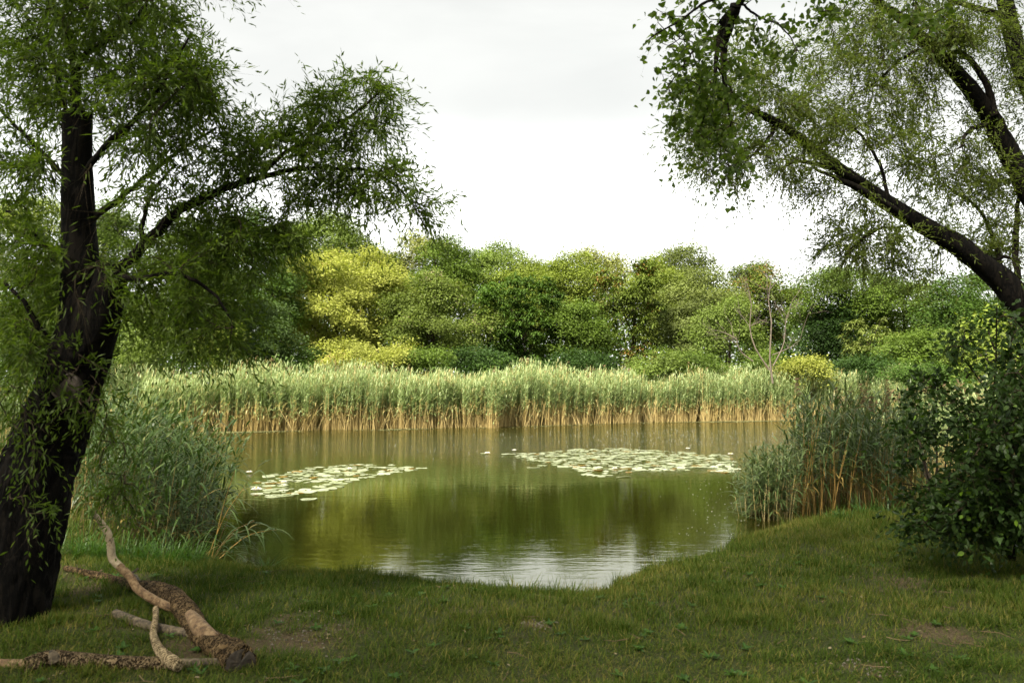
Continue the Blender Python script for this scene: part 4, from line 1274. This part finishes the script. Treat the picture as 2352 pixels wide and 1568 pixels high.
    tl = np.array([(10, 1400), (50, 1250), (85, 1100), (130, 960), (165, 880), (190, 800), (190, 640), (181, 500), (178, 262)], float)[::-1]
    def front(p):
        fx = 1176 + F * p[:, 0] / p[:, 1]; fy = 885 - F * (p[:, 2] - 2) / p[:, 1]
        c = np.interp(fy, tl[:, 1], tl[:, 0])
        return (np.abs(fx - c) < np.interp(fy, [700, 1000], [46, 78])) & (fy > 250) & (p[:, 1] < 6.15) & (rng.random(len(p)) < .92)
    dat = twig_leaves(mbl, mbt, br, rng, 13, .34, 12, .088, .0145, T_DIA, .42, .5, .85, .8, store=vis, drop=front)
    leaf_parts('leaf', T_LANCE, 'willow', dat, e)
    # sprigs on the trunk
    sp = vol_points([(70, 1000, 70, 90, 5.75, .08, 5), (60, 1150, 70, 110, 5.7, .08, 4), (210, 900, 60, 80, 5.8, .1, 16), (260, 1050, 60, 110, 5.9, .2, 14), (300, 1130, 40, 60, 6.1, .15, 7), (120, 830, 60, 60, 5.75, .1, 5), (20, 930, 40, 60, 5.9, .2, 10)], rng)
    br2 = grow_branchlets(sk, sp, rng, mbt, .006, .0)
    twig_leaves(mbl, mbt, br2, rng, 5, .28, 9, .075, .016, T_DIA, .7, .3, .9, .9)
    mbt.build('twigs', M['twig'], e)['kind'] = 'stuff'
    mbl.build('crown', M['willow'], e)['kind'] = 'stuff'
left_willow()

# --- right leaning willow
def right_willow():
    rng = np.random.default_rng(202)
    D = 11.0
    x0 = 8.2; base = np.array([x0, D, gz1(x0, D)])
    e = empty('willow_tree', base, 'leaning willow with long bare dark boughs reaching in from the right edge', 'tree')
    sk = Skel()
    bpx = lambda z: None
    mb = MB()
    p, r = limb([(2545, 1190, D, 70), (2510, 1050, D, 52), (2460, 900, D, 46), (2395, 770, D, 42), (2340, 690, D, 38), (2290, 635, D, 32), (2200, 566, D - .1, 27), (2100, 505, D - .2, 24), (2000, 440, D - .3, 21), (1900, 368, D - .4, 16), (1800, 290, D - .5, 12), (1720, 250, D - .6, 9), (1650, 190, D - .6, 5)], 110)
    r = r * .8
    tube(mb, p, r, 20, rough=.09, ridge=.05, seed=2.2); sk.add(p[45::2])
    mb.build('trunk', M['bark'], e, smooth=True)
    L2 = [
        ([(2352, 700, D + .2, 32), (2290, 630, D + .3, 24), (2230, 585, D + .3, 21), (2170, 545, D + .25, 19), (2100, 515, D + .1, 14)], 16),
        ([(2470, 860, D, 36), (2450, 700, D + .2, 34), (2410, 520, D + .3, 31), (2352, 400, D + .3, 29), (2310, 320, D + .2, 26), (2280, 262, D + .1, 24), (2200, 165, D, 19), (2120, 88, D, 15), (2040, 20, D, 12), (1960, -60, D, 9)], 16),
        ([(2480, 800, D, 34), (2470, 500, D + .5, 30), (2410, 300, D + .5, 27), (2352, 150, D + .4, 24), (2330, 60, D + .4, 22), (2315, -30, D + .4, 20), (2290, -200, D + .4, 14)], 14),
        ([(2285, 268, D, 11), (2270, 210, D, 9), (2235, 150, D, 8), (2170, 100, D, 6), (2130, 95, D, 4)], 8),
        ([(2190, 160, D, 8), (2190, 90, D, 8), (2185, 0, D, 7), (2180, -80, D, 6)], 8),
        ([(2340, 70, D + .3, 12), (2290, 30, D + .3, 9), (2220, 5, D + .3, 7), (2130, -30, D + .3, 4)], 8),
        ([(2262, 285, D, 7), (2225, 290, D - .1, 6), (2200, 335, D - .2, 3)], 6),
        ([(1990, 430, D - .3, 11), (1930, 400, D - .5, 10), (1880, 385, D - .6, 7), (1830, 380, D - .7, 4), (1770, 395, D - .7, 2.5)], 7),
        ([(2080, 500, D - .3, 10), (2000, 445, D - .6, 10), (1935, 415, D - .7, 7), (1880, 388, D - .7, 4)], 7),
        ([(2045, 470, D - .3, 6), (2030, 400, D - .3, 5), (1990, 330, D - .4, 4), (1930, 280, D - .5, 3)], 7),
        ([(2110, 112, D, 5), (2060, 140, D, 4), (2010, 190, D, 3), (1960, 220, D, 2)], 6),
        ([(2010, 530, D - .2, 5), (1960, 560, D - .3, 4), (1930, 610, D - .3, 3)], 6),
        ([(2075, 520, D - .2, 4), (2000, 530, D - .4, 3.5), (1940, 570, D - .5, 2)], 6),
        ([(1780, 285, D - .5, 6), (1760, 330, D - .6, 5), (1720, 370, D - .7, 3)], 6),
        ([(2300, 640, D + .1, 7), (2290, 560, D + .3, 6), (2250, 480, D + .5, 4), (2170, 430, D + .6, 3)], 6),
        ([(2340, 640, D + .2, 9), (2330, 540, D + .4, 8), (2340, 440, D + .5, 5)], 6),
        ([(2260, 620, D, 5), (2300, 590, D, 5), (2340, 600, D, 4)], 6),
    ]
    for px, n in L2:
        mb = MB()
        px = [(a, b_, c, r * .85) for a, b_, c, r in px]
        p, r = limb(px)
        p = p + np.cumsum(rng.normal(size=p.shape) * .006, 0)
        tube(mb, p, r, 12 if px[0][3] > 20 else 7, rough=.06, seed=rng.random() * 9)
        sk.add(p[len(p) // 3:])
        mb.build('limb', M['bark' if px[0][3] > 15 else 'bark2'], e, smooth=True)
    vols = [
        (1640, 290, 110, 110, D - .6, .7, 43), (1720, 200, 130, 110, D - .5, .8, 45), (1660, 380, 70, 40, D - .6, .5, 13), (1800, 360, 100, 60, D - .6, .7, 29), (1870, 260, 130, 100, D - .3, .8, 48),
        (1930, 120, 130, 100, D, .9, 40), (2060, 230, 130, 110, D, .8, 40), (2080, 60, 140, 70, D, .9, 36), (2200, 60, 150, 80, D, .9, 36), (2060, 360, 120, 70, D - .1, .8, 29),
        (2180, 420, 120, 80, D + .4, .7, 33), (2290, 420, 70, 120, D + .5, .7, 32), (2300, 560, 70, 70, D + .4, .6, 26), (2180, 560, 60, 60, D + .2, .5, 10), (2050, 560, 110, 60, D - .2, .6, 29), (1950, 560, 70, 70, D - .3, .5, 20),
        (2000, 470, 60, 40, D - .3, .5, 9), (1880, 440, 60, 30, D - .5, .5, 7), (2330, 200, 60, 150, D + .4, .7, 24), (2240, 300, 70, 70, D, .6, 10), (2150, 130, 70, 60, D, .6, 13), (2110, 640, 60, 40, D, .4, 6),
        (2150, -150, 400, 130, D, 1.4, 94), (2450, 100, 110, 300, D + .4, 1.4, 43), (2460, 500, 100, 200, D + .3, 1.2, 36),
    ]
    tg = vol_points(vols, rng)
    mbt, mbl = MB(), MB()
    br = grow_branchlets(sk, tg, rng, mbt, .018, .03)
    twig_leaves(mbl, mbt, br, rng, 13, .42, 11, .088, .018, T_DIA, .38, .5, .85, .85)
    mbt.build('twigs', M['twig'], e)['kind'] = 'stuff'
    mbl.build('crown', M['willow2'], e)['kind'] = 'stuff'
right_willow()

# --- poplar overhead: trunk right behind the viewpoint, bough hanging into the upper right of the view
def poplar():
    rng = np.random.default_rng(303)
    base = np.array([3.6, -2.2, gz1(3.6, -2.2)])
    e = empty('poplar_tree', base, 'poplar whose heart shaped leaves hang into the top of the view', 'tree')
    sk = Skel()
    mb = MB()
    tp = spline([base + [0, 0, -.1], base + [.05, .1, 3], base + [-.1, .5, 6.5], base + [-.3, 1.1, 10], base + [-.2, 1.5, 13.5]], 30)
    tube(mb, tp, np.linspace(.34, .08, 30), 18, rough=.06, ridge=.05, seed=5)
    mb.build('trunk', M['bark'], e, smooth=True)
    sk.add(tp[14:])
    D = 6.4
    bough = [tp[14], base + [-.5, 3.2, 8.2], np.array([2.6, 4.6, 7.9]), P(1760, -150, 6.0), P(1700, 0, D), P(1655, 60, D), P(1635, 140, D), P(1630, 220, D), P(1600, 300, D)]
    hang = [[P(1700, 5, D), P(1740, 42, D), P(1790, 70, D), P(1825, 120, D)], [P(1660, 45, D), P(1610, 100, D - .1), P(1560, 150, D - .2), P(1520, 210, D - .2)],
            [P(1640, 130, D), P(1680, 210, D + .1), P(1720, 290, D + .1)], [P(1640, 0, D - .2), P(1590, 30, D - .2), P(1520, 80, D - .2), P(1490, 110, D - .2)],
            [P(1690, 10, D), P(1665, 100, D + .2), P(1670, 200, D + .2), P(1690, 300, D + .2)],
            [tp[17], base + [-.2, 3.8, 8.6], P(1990, -150, 6.2), P(1960, -40, 6.2), P(1930, 25, 6.2)], [P(1990, -150, 6.2), P(2070, -40, 6.2), P(2110, 30, 6.2)]]
    for i, b in enumerate([bough] + hang):
        mb = MB()
        n = 7 * len(b)
        q = spline(b, n) + np.cumsum(R.normal(size=(n, 3)) * .004, 0)
        tube(mb, q, np.linspace(.06, .005, n) if i == 0 else (np.linspace(.05, .005, n) if i == 5 else np.linspace(.012, .004, n)), 8)
        mb.build('bough' if i in (0, 5) else 'branch', M['bark2'], e, smooth=True)
        sk.add(q[n // 2 if i in (0, 5) else 0:])
    vols = [(1600, 60, 110, 90, D - .1, .5, 24), (1620, 180, 105, 80, D, .5, 24), (1660, 290, 90, 60, D, .4, 14), (1560, 180, 55, 60, D - .2, .3, 6), (1740, 70, 80, 60, D, .35, 7), (1800, 130, 30, 30, D, .2, 3), (1570, 310, 40, 50, D, .3, 3),
            (1690, 370, 40, 25, D, .2, 3), (1660, -120, 170, 90, D - .2, .7, 20), (1920, 15, 70, 22, 6.2, .4, 5), (2090, 20, 110, 24, 6.2, .4, 7), (2000, -110, 200, 90, 6.2, .7, 20)]
    tg = vol_points(vols, rng)
    mbt, mbl = MB(), MB()
    br = grow_branchlets(sk, tg, rng, mbt, .010, -.05)
    def vis(p):
        fx = 1176 + F * p[:, 0] / p[:, 1]; fy = 885 - F * (p[:, 2] - 2) / p[:, 1]
        return (fx > 1440) & (fx < 2330) & (fy > 2) & (fy < 440)
    dat = twig_leaves(mbl, mbt, br, rng, 5, .22, 5, .056, .050, T_HEART, .75, .5, .8, .8, 1.0, store=vis)
    leaf_parts('leaf', T_HEART, 'poplar', dat, e)
    mbt.build('twigs', M['twig'], e)['kind'] = 'stuff'
    # the high crown above the viewpoint, out of the frame, which keeps the bank in shade
    N = 340
    c = np.stack([rng.uniform(-9.0, 7.5, N), rng.uniform(-6.5, 4.5, N), np.zeros(N)], 1)
    c[:, 2] = np.maximum(7.4, 3.6 + .52 * c[:, 1] + 3.4) + rng.uniform(0, 5.0, N)
    k = 70
    o = rng.normal(size=(N * k, 3)) * [.75, .75, .4]
    p = np.repeat(c, k, 0) + o
    p = p[p[:, 2] > 3.2 + .56 * np.maximum(p[:, 1], 0) + .6]
    n = len(p)
    leaves(mbl, T_DIA, p, unit(rng.normal(size=(n, 3)) + [0, 0, -.6]), unit(rng.normal(size=(n, 3)) + [0, 0, 1]), .17, .14, rng.random(n))
    mbl.build('crown', M['poplar'], e)['kind'] = 'stuff'
poplar()
# unseen trees added behind and beside the viewpoint to shade the bank
for k, (x, y, h, rr) in enumerate([(-8.5, -6, 13, 4.5), (1, -13, 14, 5), (10, -5, 12, 4.6), (-13, 2.5, 12, 4.0), (-16, -14, 14, 5), (13.5, 6, 11, 3.6)]):
    far_tree('shade_tree', ('unseen leafy tree added for shade behind the left edge of the lawn', 'unseen tall tree added for shade behind the lawn, back from the pond', 'unseen leafy tree added for shade right of the poplar', 'unseen leafy tree added for shade left of the big willow',
                            'unseen tall tree added for shade at the far left back of the lawn', 'unseen leafy tree added for shade behind the right shrub')[k], 0, 0, rr * F / max(abs(y), 1e-3) if False else rr * F / y, 1.6, y, 'lf_deep', 'round', nl=16, nk=16, leaf=.34, x=x, ztop=h, seed=500 + k, group='unseen shade trees around the lawn') if y > 0 else None
    if y <= 0:
        far_tree('shade_tree', ('unseen leafy tree added for shade behind the left edge of the lawn', 'unseen tall tree added for shade behind the lawn, back from the pond', 'unseen leafy tree added for shade right of the poplar', '', 'unseen tall tree added for shade at the far left back of the lawn')[k],
                 0, 0, -rr * F / -y, 1.6, y, 'lf_deep', 'round', nl=16, nk=16, leaf=.34, x=x, ztop=h, seed=500 + k, group='unseen shade trees around the lawn')

# --- right hand shrub: dark, large leaved
def right_shrub():
    rng = np.random.default_rng(404)
    b = np.array([4.9, 7.9, 0]); b[2] = gz1(b[0], b[1])
    e = empty('shrub', b, 'dark large leaved bush overhanging the lawn at the right edge', 'shrub')
    sk = Skel()
    starts = [np.array([4.9, 7.9, b[2]]), np.array([5.5, 7.5, b[2]]), np.array([5.3, 8.4, b[2]]), np.array([4.6, 8.3, b[2]])]
    tips = [P(2080, 980, 7.9), P(2130, 880, 8.0), P(2200, 800, 8.0), P(2290, 700, 7.9), P(2070, 1110, 7.8), P(2110, 1190, 7.6), P(2220, 1000, 7.0), P(2350, 860, 7.0), P(2300, 1090, 7.3), P(2400, 780, 7.5), P(2250, 1150, 7.4)]
    for i, t in enumerate(tips):
        mb = MB()
        s = starts[i % 4]
        q = spline([s, s + (t - s) * .5 + [.15, 0, .25], t], 12)
        tube(mb, q, np.linspace(.022, .005, 12), 6); sk.add(q[3:])
        mb.build('stem', M['bark2'], e, smooth=True)
    vols = [(2250, 980, 110, 85, 7.8, .6, 52), (2330, 850, 60, 70, 7.8, .5, 24), (2280, 1080, 110, 110, 7.4, .6, 80), (2210, 1170, 90, 60, 7.4, .5, 44), (2330, 1120, 70, 80, 7.3, .4, 40), (2120, 1150, 40, 60, 7.9, .3, 10), (2340, 960, 70, 120, 7.0, .5, 46),
            (2110, 985, 60, 25, 7.7, .2, 9), (2130, 890, 70, 30, 8.0, .2, 9), (2210, 810, 60, 30, 8.0, .2, 8), (2090, 1060, 40, 30, 7.8, .2, 5), (2140, 1195, 60, 20, 7.4, .2, 8), (2320, 740, 50, 40, 8.0, .3, 7), (2400, 900, 80, 250, 7.2, .7, 60), (2200, 1185, 90, 30, 7.6, .3, 26), (2290, 1190, 80, 40, 7.4, .3, 34), (2370, 1190, 60, 50, 7.2, .3, 24)]
    tg = vol_points(vols, rng); tg[:, 2] = np.maximum(tg[:, 2], .3)
    mbt, mbl = MB(), MB()
    br = grow_branchlets(sk, tg, rng, mbt, .008, .05)
    def vis(p):
        fx = 1176 + F * p[:, 0] / p[:, 1]; fy = 885 - F * (p[:, 2] - 2) / p[:, 1]
        return (fx > 2040) & (fx < 2350) & (fy > 690) & (fy < 1230) & (p[:, 1] < 7.3)
    dat = twig_leaves(mbl, mbt, br, rng, 5, .24, 6, .075, .04, T_OVAL, .35, .45, .8, .85, 1.0, store=vis)
    leaf_parts('leaf', T_OVAL, 'shrub', dat, e, (.3, .5, .7, .8, .93, .97, 1.0))
    mbt.build('twigs', M['twig'], e)['kind'] = 'stuff'
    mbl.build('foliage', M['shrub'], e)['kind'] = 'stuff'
right_shrub()
far_tree('tree', 'yellow green leafy tree behind the right shrub, under the leaning trunk', 2320, 700, 95, 900, 19, 'lf_yellowgreen', 'round', nl=14, nk=24, leaf=.10, group=None)
far_tree('shrub', 'dim green bush between the right shrub and the tall reeds', 2150, 880, 90, 1130, 10.2, 'lf_dark', 'round', nl=12, nk=24, leaf=.07, cat='shrub', trunk=False, stem_name='stem', crown_name='foliage', group=None)
far_tree('shrub', 'low nettle like undergrowth at the foot of the right shrub', 2400, 1090, 150, 1256, 7.2, 'lf_dark', 'round', nl=12, nk=24, leaf=.06, cat='shrub', trunk=False, stem_name='stem', crown_name='foliage', group=None)

# ------------------------------------------------------------------ fallen log and branch
def fallen_log():
    gp = lambda px, py, up: G(px, py, .20 + up)
    e = empty('fallen_log', gp(450, 1450, -.02), 'fallen bark covered log with a sawn end and pale debarked branch', 'log')
    def path(pts, n):
        q = np.array([[*gp(x, y, up), r] for x, y, up, r in pts])
        s = spline(q, n)
        return s[:, :3], s[:, 3]
    mb = MB()
    p, r = path([(150, 1304, .05, .028), (200, 1316, .06, .038), (240, 1326, .06, .046), (300, 1344, .07, .060), (350, 1350, .10, .072), (398, 1370, .12, .086), (432, 1410, .10, .096), (455, 1450, .09, .090), (490, 1480, .09, .096), (526, 1500, .10, .112), (552, 1521, .11, .120)], 120)
    r = r * .78
    tube(mb, p, r, 40, rough=.14, ridge=.15, seed=3.3)
    mb.build('log_body', M['log'], e, smooth=True)
    # sawn end
    t = unit(p[-1] - p[-3]); ux = unit(np.cross(t, [0, 0, 1.0])); uz = np.cross(ux, t)
    mb = MB(); n = 24; a = np.linspace(0, 6.283, n, endpoint=False)
    c = p[-1] + t * .006
    v = [c[None]]
    wr = 1 + .07 * np.sin(a * 2 + 1) + np.random.default_rng(8).normal(size=n) * .03
    for k, (s, o) in enumerate(((.3, .0), (.62, .0), (.88, -.002), (.97, -.012))):
        jag = np.random.default_rng(20 + k).normal(size=n)[:, None] * .002 - .008 * np.exp(-((a - 2.0) / .25) ** 2)[:, None]
        v.append(c + np.cos(a)[:, None] * ux * (r[-1] * s * wr)[:, None] + np.sin(a)[:, None] * uz * (r[-1] * s * wr)[:, None] + t * (o + jag))
    v = np.vstack(v); o = np.arange(n); o2 = (o + 1) % n
    mb.add(v, np.stack([np.zeros(n, int), 1 + o, 1 + o2], 1))
    for k in range(3): mb.add(v, np.stack([1 + k * n + o, 1 + (k + 1) * n + o, 1 + (k + 1) * n + o2, 1 + k * n + o2], 1))
    mb.build('sawn_end', M['cut'], e)
    # strip where the bark came off
    mb = MB()
    q, r2 = path([(438, 1412, .15, .04), (456, 1436, .145, .056), (472, 1454, .14, .056), (497, 1470, .14, .04)], 10)
    tube(mb, q, r2, 12, rough=.2, seed=8)
    mb.build('bare_patch', M['bare'], e, smooth=True)
    def branch(pts, mat, n=36, sides=16, lab=None, rough=.10, ridge=.0):
        mb = MB(); q, rr = path(pts, n)
        tube(mb, q, rr, sides, rough=rough, ridge=ridge, seed=q[0, 0] * 3)
        o = mb.build('side_branch', M[mat], e, smooth=True)
        if lab: o['label'] = lab
    # rising pale branch: real height grows away from the log
    def rise(pts, n):
        q = np.array([[*P(x, y, D), r] for x, y, D, r in pts]); s = spline(q, n); return s[:, :3], s[:, 3]
    D0 = gp(390, 1395, .1)[1]
    mb = MB()
    q, rr = rise([(405, 1398, D0 + .02, .036), (380, 1390, D0 + .02, .034), (345, 1372, D0 + .05, .033), (316, 1352, D0 + .10, .032), (300, 1326, D0 + .14, .032), (275, 1300, D0 + .20, .031)], 24)
    tube(mb, q, rr, 16, rough=.1, seed=6)
    o = mb.build('side_branch', M['bare'], e, smooth=True); o['label'] = 'debarked honey coloured lower half of the rising branch'
    mb = MB()
    q, rr = rise([(277, 1303, D0 + .20, .0305), (258, 1282, D0 + .22, .031), (254, 1250, D0 + .22, .030), (247, 1222, D0 + .22, .028), (232, 1200, D0 + .22, .024), (217, 1178, D0 + .22, .014)], 26)
    tube(mb, q, rr, 16, rough=.14, seed=2)
    o = mb.build('side_branch', M['pale'], e, smooth=True); o['label'] = 'pale upper half of the rising branch with dark flakes of bark'
    branch([(264, 1409, .075, .034), (300, 1423, .07, .037), (345, 1438, .065, .037), (400, 1450, .06, .038), (448, 1460, .06, .04)], 'grey_wood', lab='grey weathered side branch lying on the grass')
    branch([(328, 1350, .09, .012), (312, 1322, .14, .012), (302, 1318, .15, .011), (318, 1304, .19, .008)], 'grey_wood', 14, 8)
    return e
fallen_log()

def fallen_branch():
    gp = lambda px, py, up: G(px, py, .22 + up)
    def path(pts, n):
        q = np.array([[*gp(x, y, up), r] for x, y, up, r in pts]); s = spline(q, n); return s[:, :3], s[:, 3]
    e = empty('fallen_branch', gp(260, 1535, -.02), 'long weathered branch lying along the bottom left with peeling bark', 'branch')
    mb = MB(); q, r = path([(-60, 1526, .05, .034), (0, 1526, .05, .036), (66, 1528, .055, .038)], 14); tube(mb, q, r, 14, rough=.06, seed=1); mb.build('bare_end', M['bare'], e, smooth=True)
    mb = MB(); q, r = path([(56, 1528, .06, .042), (95, 1518, .07, .052), (130, 1514, .07, .055), (200, 1520, .065, .051), (300, 1525, .06, .049), (392, 1526, .06, .048)], 54); tube(mb, q, r, 22, rough=.13, ridge=.09, seed=9)
    mb.build('branch_body', M['bark_brown'], e, smooth=True)
    mb = MB(); q, r = path([(388, 1526, .06, .04), (440, 1526, .055, .038), (508, 1523, .05, .033)], 20); tube(mb, q, r, 14, rough=.08, seed=5); mb.build('bare_end', M['grey_wood'], e, smooth=True)
    mb = MB(); q, r = path([(95, 1524, .06, .04), (72, 1538, .05, .034), (48, 1556, .03, .016)], 14); tube(mb, q, r, 12, rough=.15, ridge=.08, seed=4); mb.build('side_stub', M['bark_brown'], e, smooth=True)
    mb = MB(); q, r = path([(128, 1516, .08, .036), (121, 1502, .12, .026), (117, 1493, .145, .010)], 10); tube(mb, q, r, 12, rough=.2, ridge=.05, seed=2); mb.build('side_stub', M['grey_wood'], e, smooth=True)
    e2 = empty('fallen_branch', gp(365, 1480, -.02), 'crooked birch pale stick leaning from the log across the long branch', 'branch')
    mb = MB(); q, r = path([(358, 1396, .11, .021), (357, 1420, .10, .021), (352, 1452, .09, .022), (360, 1480, .10, .027), (375, 1502, .11, .033), (400, 1522, .11, .039), (412, 1529, .10, .036)], 44); tube(mb, q, r, 18, rough=.13, ridge=.05, seed=7)
    mb.build('stick', M['peel'], e2, smooth=True)
fallen_branch()

# ------------------------------------------------------------------ grass
def lawn():
    rng = np.random.default_rng(55)
    n = 560000
    D = 3.4 + (rng.random(n) ** 1.25) * 9.5
    x = (rng.uniform(-1276, 1290, n)) / F * D + rng.normal(size=n) * .05
    d = shore_dist(x, D)
    ba = bare(x, D)
    clump = (fbm(x * 5, D * 5, 17, 3) - .5) * 3.2
    keep = (d > .0) & (rng.random(n) < (1 - .8 * np.clip(ba * 1.15, 0, 1)) * (.62 + .38 * clump + .5 * (d < .35)))
    keep &= ~((D > 12.5))
    x, D, d, ba, clump = x[keep], D[keep], d[keep], ba[keep], clump[keep]
    N = len(x)
    z = gz(x, D) - .004
    h = (.036 + .04 * rng.random(N) + .05 * np.clip(clump, 0, 1)) * (1 - .45 * np.clip(ba, 0, 1))
    edge = np.exp(-d / .16)
    h = h + edge * rng.random(N) ** 2 * .5 * np.clip(fbm(x * 2.5, D * 2.5, 51, 2) - .25, 0, 1)
    right = np.clip((x - 1.5) * .25, 0, 1) * np.clip((D - 7) * .3, 0, 1)
    h = h * (1 + .5 * right)
    tall = rng.random(N) < .012
    h = np.where(tall, h + rng.uniform(.05, .13, N), h)
    a = rng.uniform(0, 6.283, N)
    hd = np.stack([np.cos(a) + .3, np.sin(a), 0 * a], 1)
    wid = np.where(tall, .0026, .0036 * rng.uniform(.7, 1.3, N)) * (1 + .05 * (D - 4))
    pat = (fbm(x * .8, D * .8, 23, 3) - .5) * 4
    rn = np.clip(.46 + .24 * pat - .16 * clump + rng.normal(size=N) * .2 + .22 * ba, 0, 1)
    rn = np.where(tall, rng.uniform(.75, 1, N), rn)
    rn = np.where(rng.random(N) < .09, rng.uniform(.85, 1, N), rn)
    mb = MB()
    nr = (D < 5.8) | tall
    P3 = np.stack([x, D, z], 1)
    blades(mb, P3[nr], hd[nr], h[nr] * 1.2, wid[nr] * 1.2, rng.uniform(.5, .97, nr.sum()), rng.uniform(.1, .7, nr.sum()), rn[nr], segs=2)
    fr = ~nr
    up = np.stack([hd[fr, 0] * .6, hd[fr, 1] * .6, rng.uniform(.5, 1.3, fr.sum())], 1)
    leaves(mb, T_TRI, P3[fr], up, np.stack([-hd[fr, 0], -hd[fr, 1], np.full(fr.sum(), .6)], 1), h[fr] * 1.1, wid[fr] * 1.6, rn[fr])
    tag(mb.build('grass', M['grass']), 'short worn lawn grass on the near bank', None, None, 'stuff')
    # litter of dry leaves, straw and pebbles
    mb = MB()
    n = 2600
    D = rng.uniform(4.0, 10.5, n); x = rng.uniform(-1150, 1180, n) / F * D
    ok = (shore_dist(x, D) > .15) & (rng.random(n) < .25 + bare(x, D)); x, D = x[ok], D[ok]; n = len(x)
    a = rng.uniform(0, 6.28, n)
    leaves(mb, T_OVAL, np.stack([x, D, gz(x, D) + .02], 1), np.stack([np.cos(a), np.sin(a), rng.normal(size=n) * .2], 1), np.tile([0, 0, 1.0], (n, 1)) + rng.normal(size=(n, 3)) * .3, rng.uniform(.012, .04, n), rng.uniform(.006, .02, n), rng.random(n))
    for i in range(70):
        D1 = rng.uniform(4.1, 8.6); x1 = rng.uniform(-1000, 1150) / F * D1
        if shore_dist(np.array([x1]), np.array([D1]))[0] < .25: continue
        a1 = rng.uniform(0, 6.28); L1 = rng.uniform(.06, .22)
        q = np.array([[x1 + math.cos(a1) * L1 * t + rng.normal() * .006, D1 + math.sin(a1) * L1 * t + rng.normal() * .006, gz1(x1, D1) + .025 + rng.normal() * .006] for t in (0, .5, 1)])
        tube(mb, q, np.array([.0035, .003, .0015]), 4, rnd=rng.random() * .7)
    tag(mb.build('leaf_litter', M['litter']), 'scattered dry leaves and bits of straw on the lawn', None, None, 'stuff')
    # broad leaved weeds, flat rosettes between the blades
    mb = MB()
    for i in range(150):
        D1 = 4.2 + 4.8 * rng.random() ** 1.3; x1 = rng.uniform(-1100, 1160) / F * D1
        if shore_dist(np.array([x1]), np.array([D1]))[0] < .2: continue
        k = rng.integers(5, 10); a = rng.uniform(0, 6.28) + np.arange(k) * 2.4
        z1 = gz1(x1, D1) + .012
        leaves(mb, T_OVAL, np.tile([x1, D1, z1], (k, 1)), np.stack([np.cos(a), np.sin(a), rng.uniform(.15, .7, k)], 1), np.tile([0, 0, 1.0], (k, 1)), rng.uniform(.03, .075, k), rng.uniform(.016, .034, k), rng.uniform(.1, .8, k))
    tag(mb.build('weeds', M['tuft']), 'flat broad leaved weeds scattered through the lawn', None, None, 'stuff')
    mb = MB()
    for cx, cy, rx, ry in bare_w[:2] + bare_w[9:10] + bare_w[11:12]:
        for i in range(70):
            px, py = cx + rng.normal() * rx * .6, cy + rng.normal() * ry * 1.2
            if shore_dist(np.array([px]), np.array([py]))[0] < .2: continue
            s = rng.uniform(.004, .011); zz = gz1(px, py)
            tube(mb, np.array([[px - s * .8, py, zz + s * .2], [px, py, zz + s * .4], [px + s * .8, py, zz + s * .2]]), np.array([s * .4, s * .8, s * .35]), 5)
    tag(mb.build('gravel', M['stone'], smooth=False), 'small pale pebbles in the bare soil by the log', None, None, 'stuff')
lawn()

def grass_tuft(px, py, n, L, spread, label, seed, mat='tuft', z=None):
    rng = np.random.default_rng(seed)
    g = G(px, py, .05 if z is None else z)
    zz = max(gz1(g[0], g[1]), -.06)
    mb = MB()
    o = rng.normal(size=(n, 2)) * spread
    p = np.stack([g[0] + o[:, 0], g[1] + o[:, 1] * .7, np.full(n, zz)], 1)
    a = np.arctan2(o[:, 1], o[:, 0]) + rng.normal(size=n) * .6
    blades(mb, p, np.stack([np.cos(a) + .15, np.sin(a), 0 * a], 1), L * rng.uniform(.35, 1.25, n) * (1 + .4 * np.sin(o[:, 0] * 31 + seed)), rng.uniform(.006, .010, n), rng.uniform(.6, .97, n), rng.uniform(.15, .75, n), rng.random(n), segs=4)
    e = empty('grass_tuft', (g[0], g[1], zz), label, 'grass tuft', 'tall grass tufts at the water edge')
    mb.build('blade', M[mat], e)['kind'] = 'stuff'
for i, t in enumerate([(614, 1312, 60, .26, .035, 'small upright grass tuft standing in the shallow water left of centre'),
                       (190, 1300, 420, .40, .16, 'bright grass tuft beside the willow trunk behind the thin end of the log'),
                       (290, 1302, 420, .42, .17, 'bright grass tuft under the dark reeds behind the rising pale branch'),
                       (380, 1306, 420, .42, .17, 'bright grass tuft at the right foot of the dark left reeds'),
                       (440, 1300, 160, .34, .10, 'thin grass tuft at the waterline right of the dark left reeds'),
                       (2040, 1188, 240, .46, .14, 'tall fresh grass tuft between the brown reed stems and the right shrub'),
                       (1935, 1205, 180, .22, .12, 'short grass tuft on the bank below the tall right reeds'),
                       (1985, 1190, 120, .40, .09, 'narrow grass tuft at the foot of the rusty reeds'),
                       (1190, 1368, 140, .17, .10, 'overhanging grass tuft left of the bright sky reflection'),
                       (1300, 1372, 110, .16, .09, 'overhanging grass tuft in front of the bright sky reflection'),
                       (1402, 1352, 150, .15, .09, 'overhanging grass tuft at the corner right of the sky reflection')]):
    grass_tuft(*t, seed=800 + i, mat='tuft' if i < 8 else 'grass')
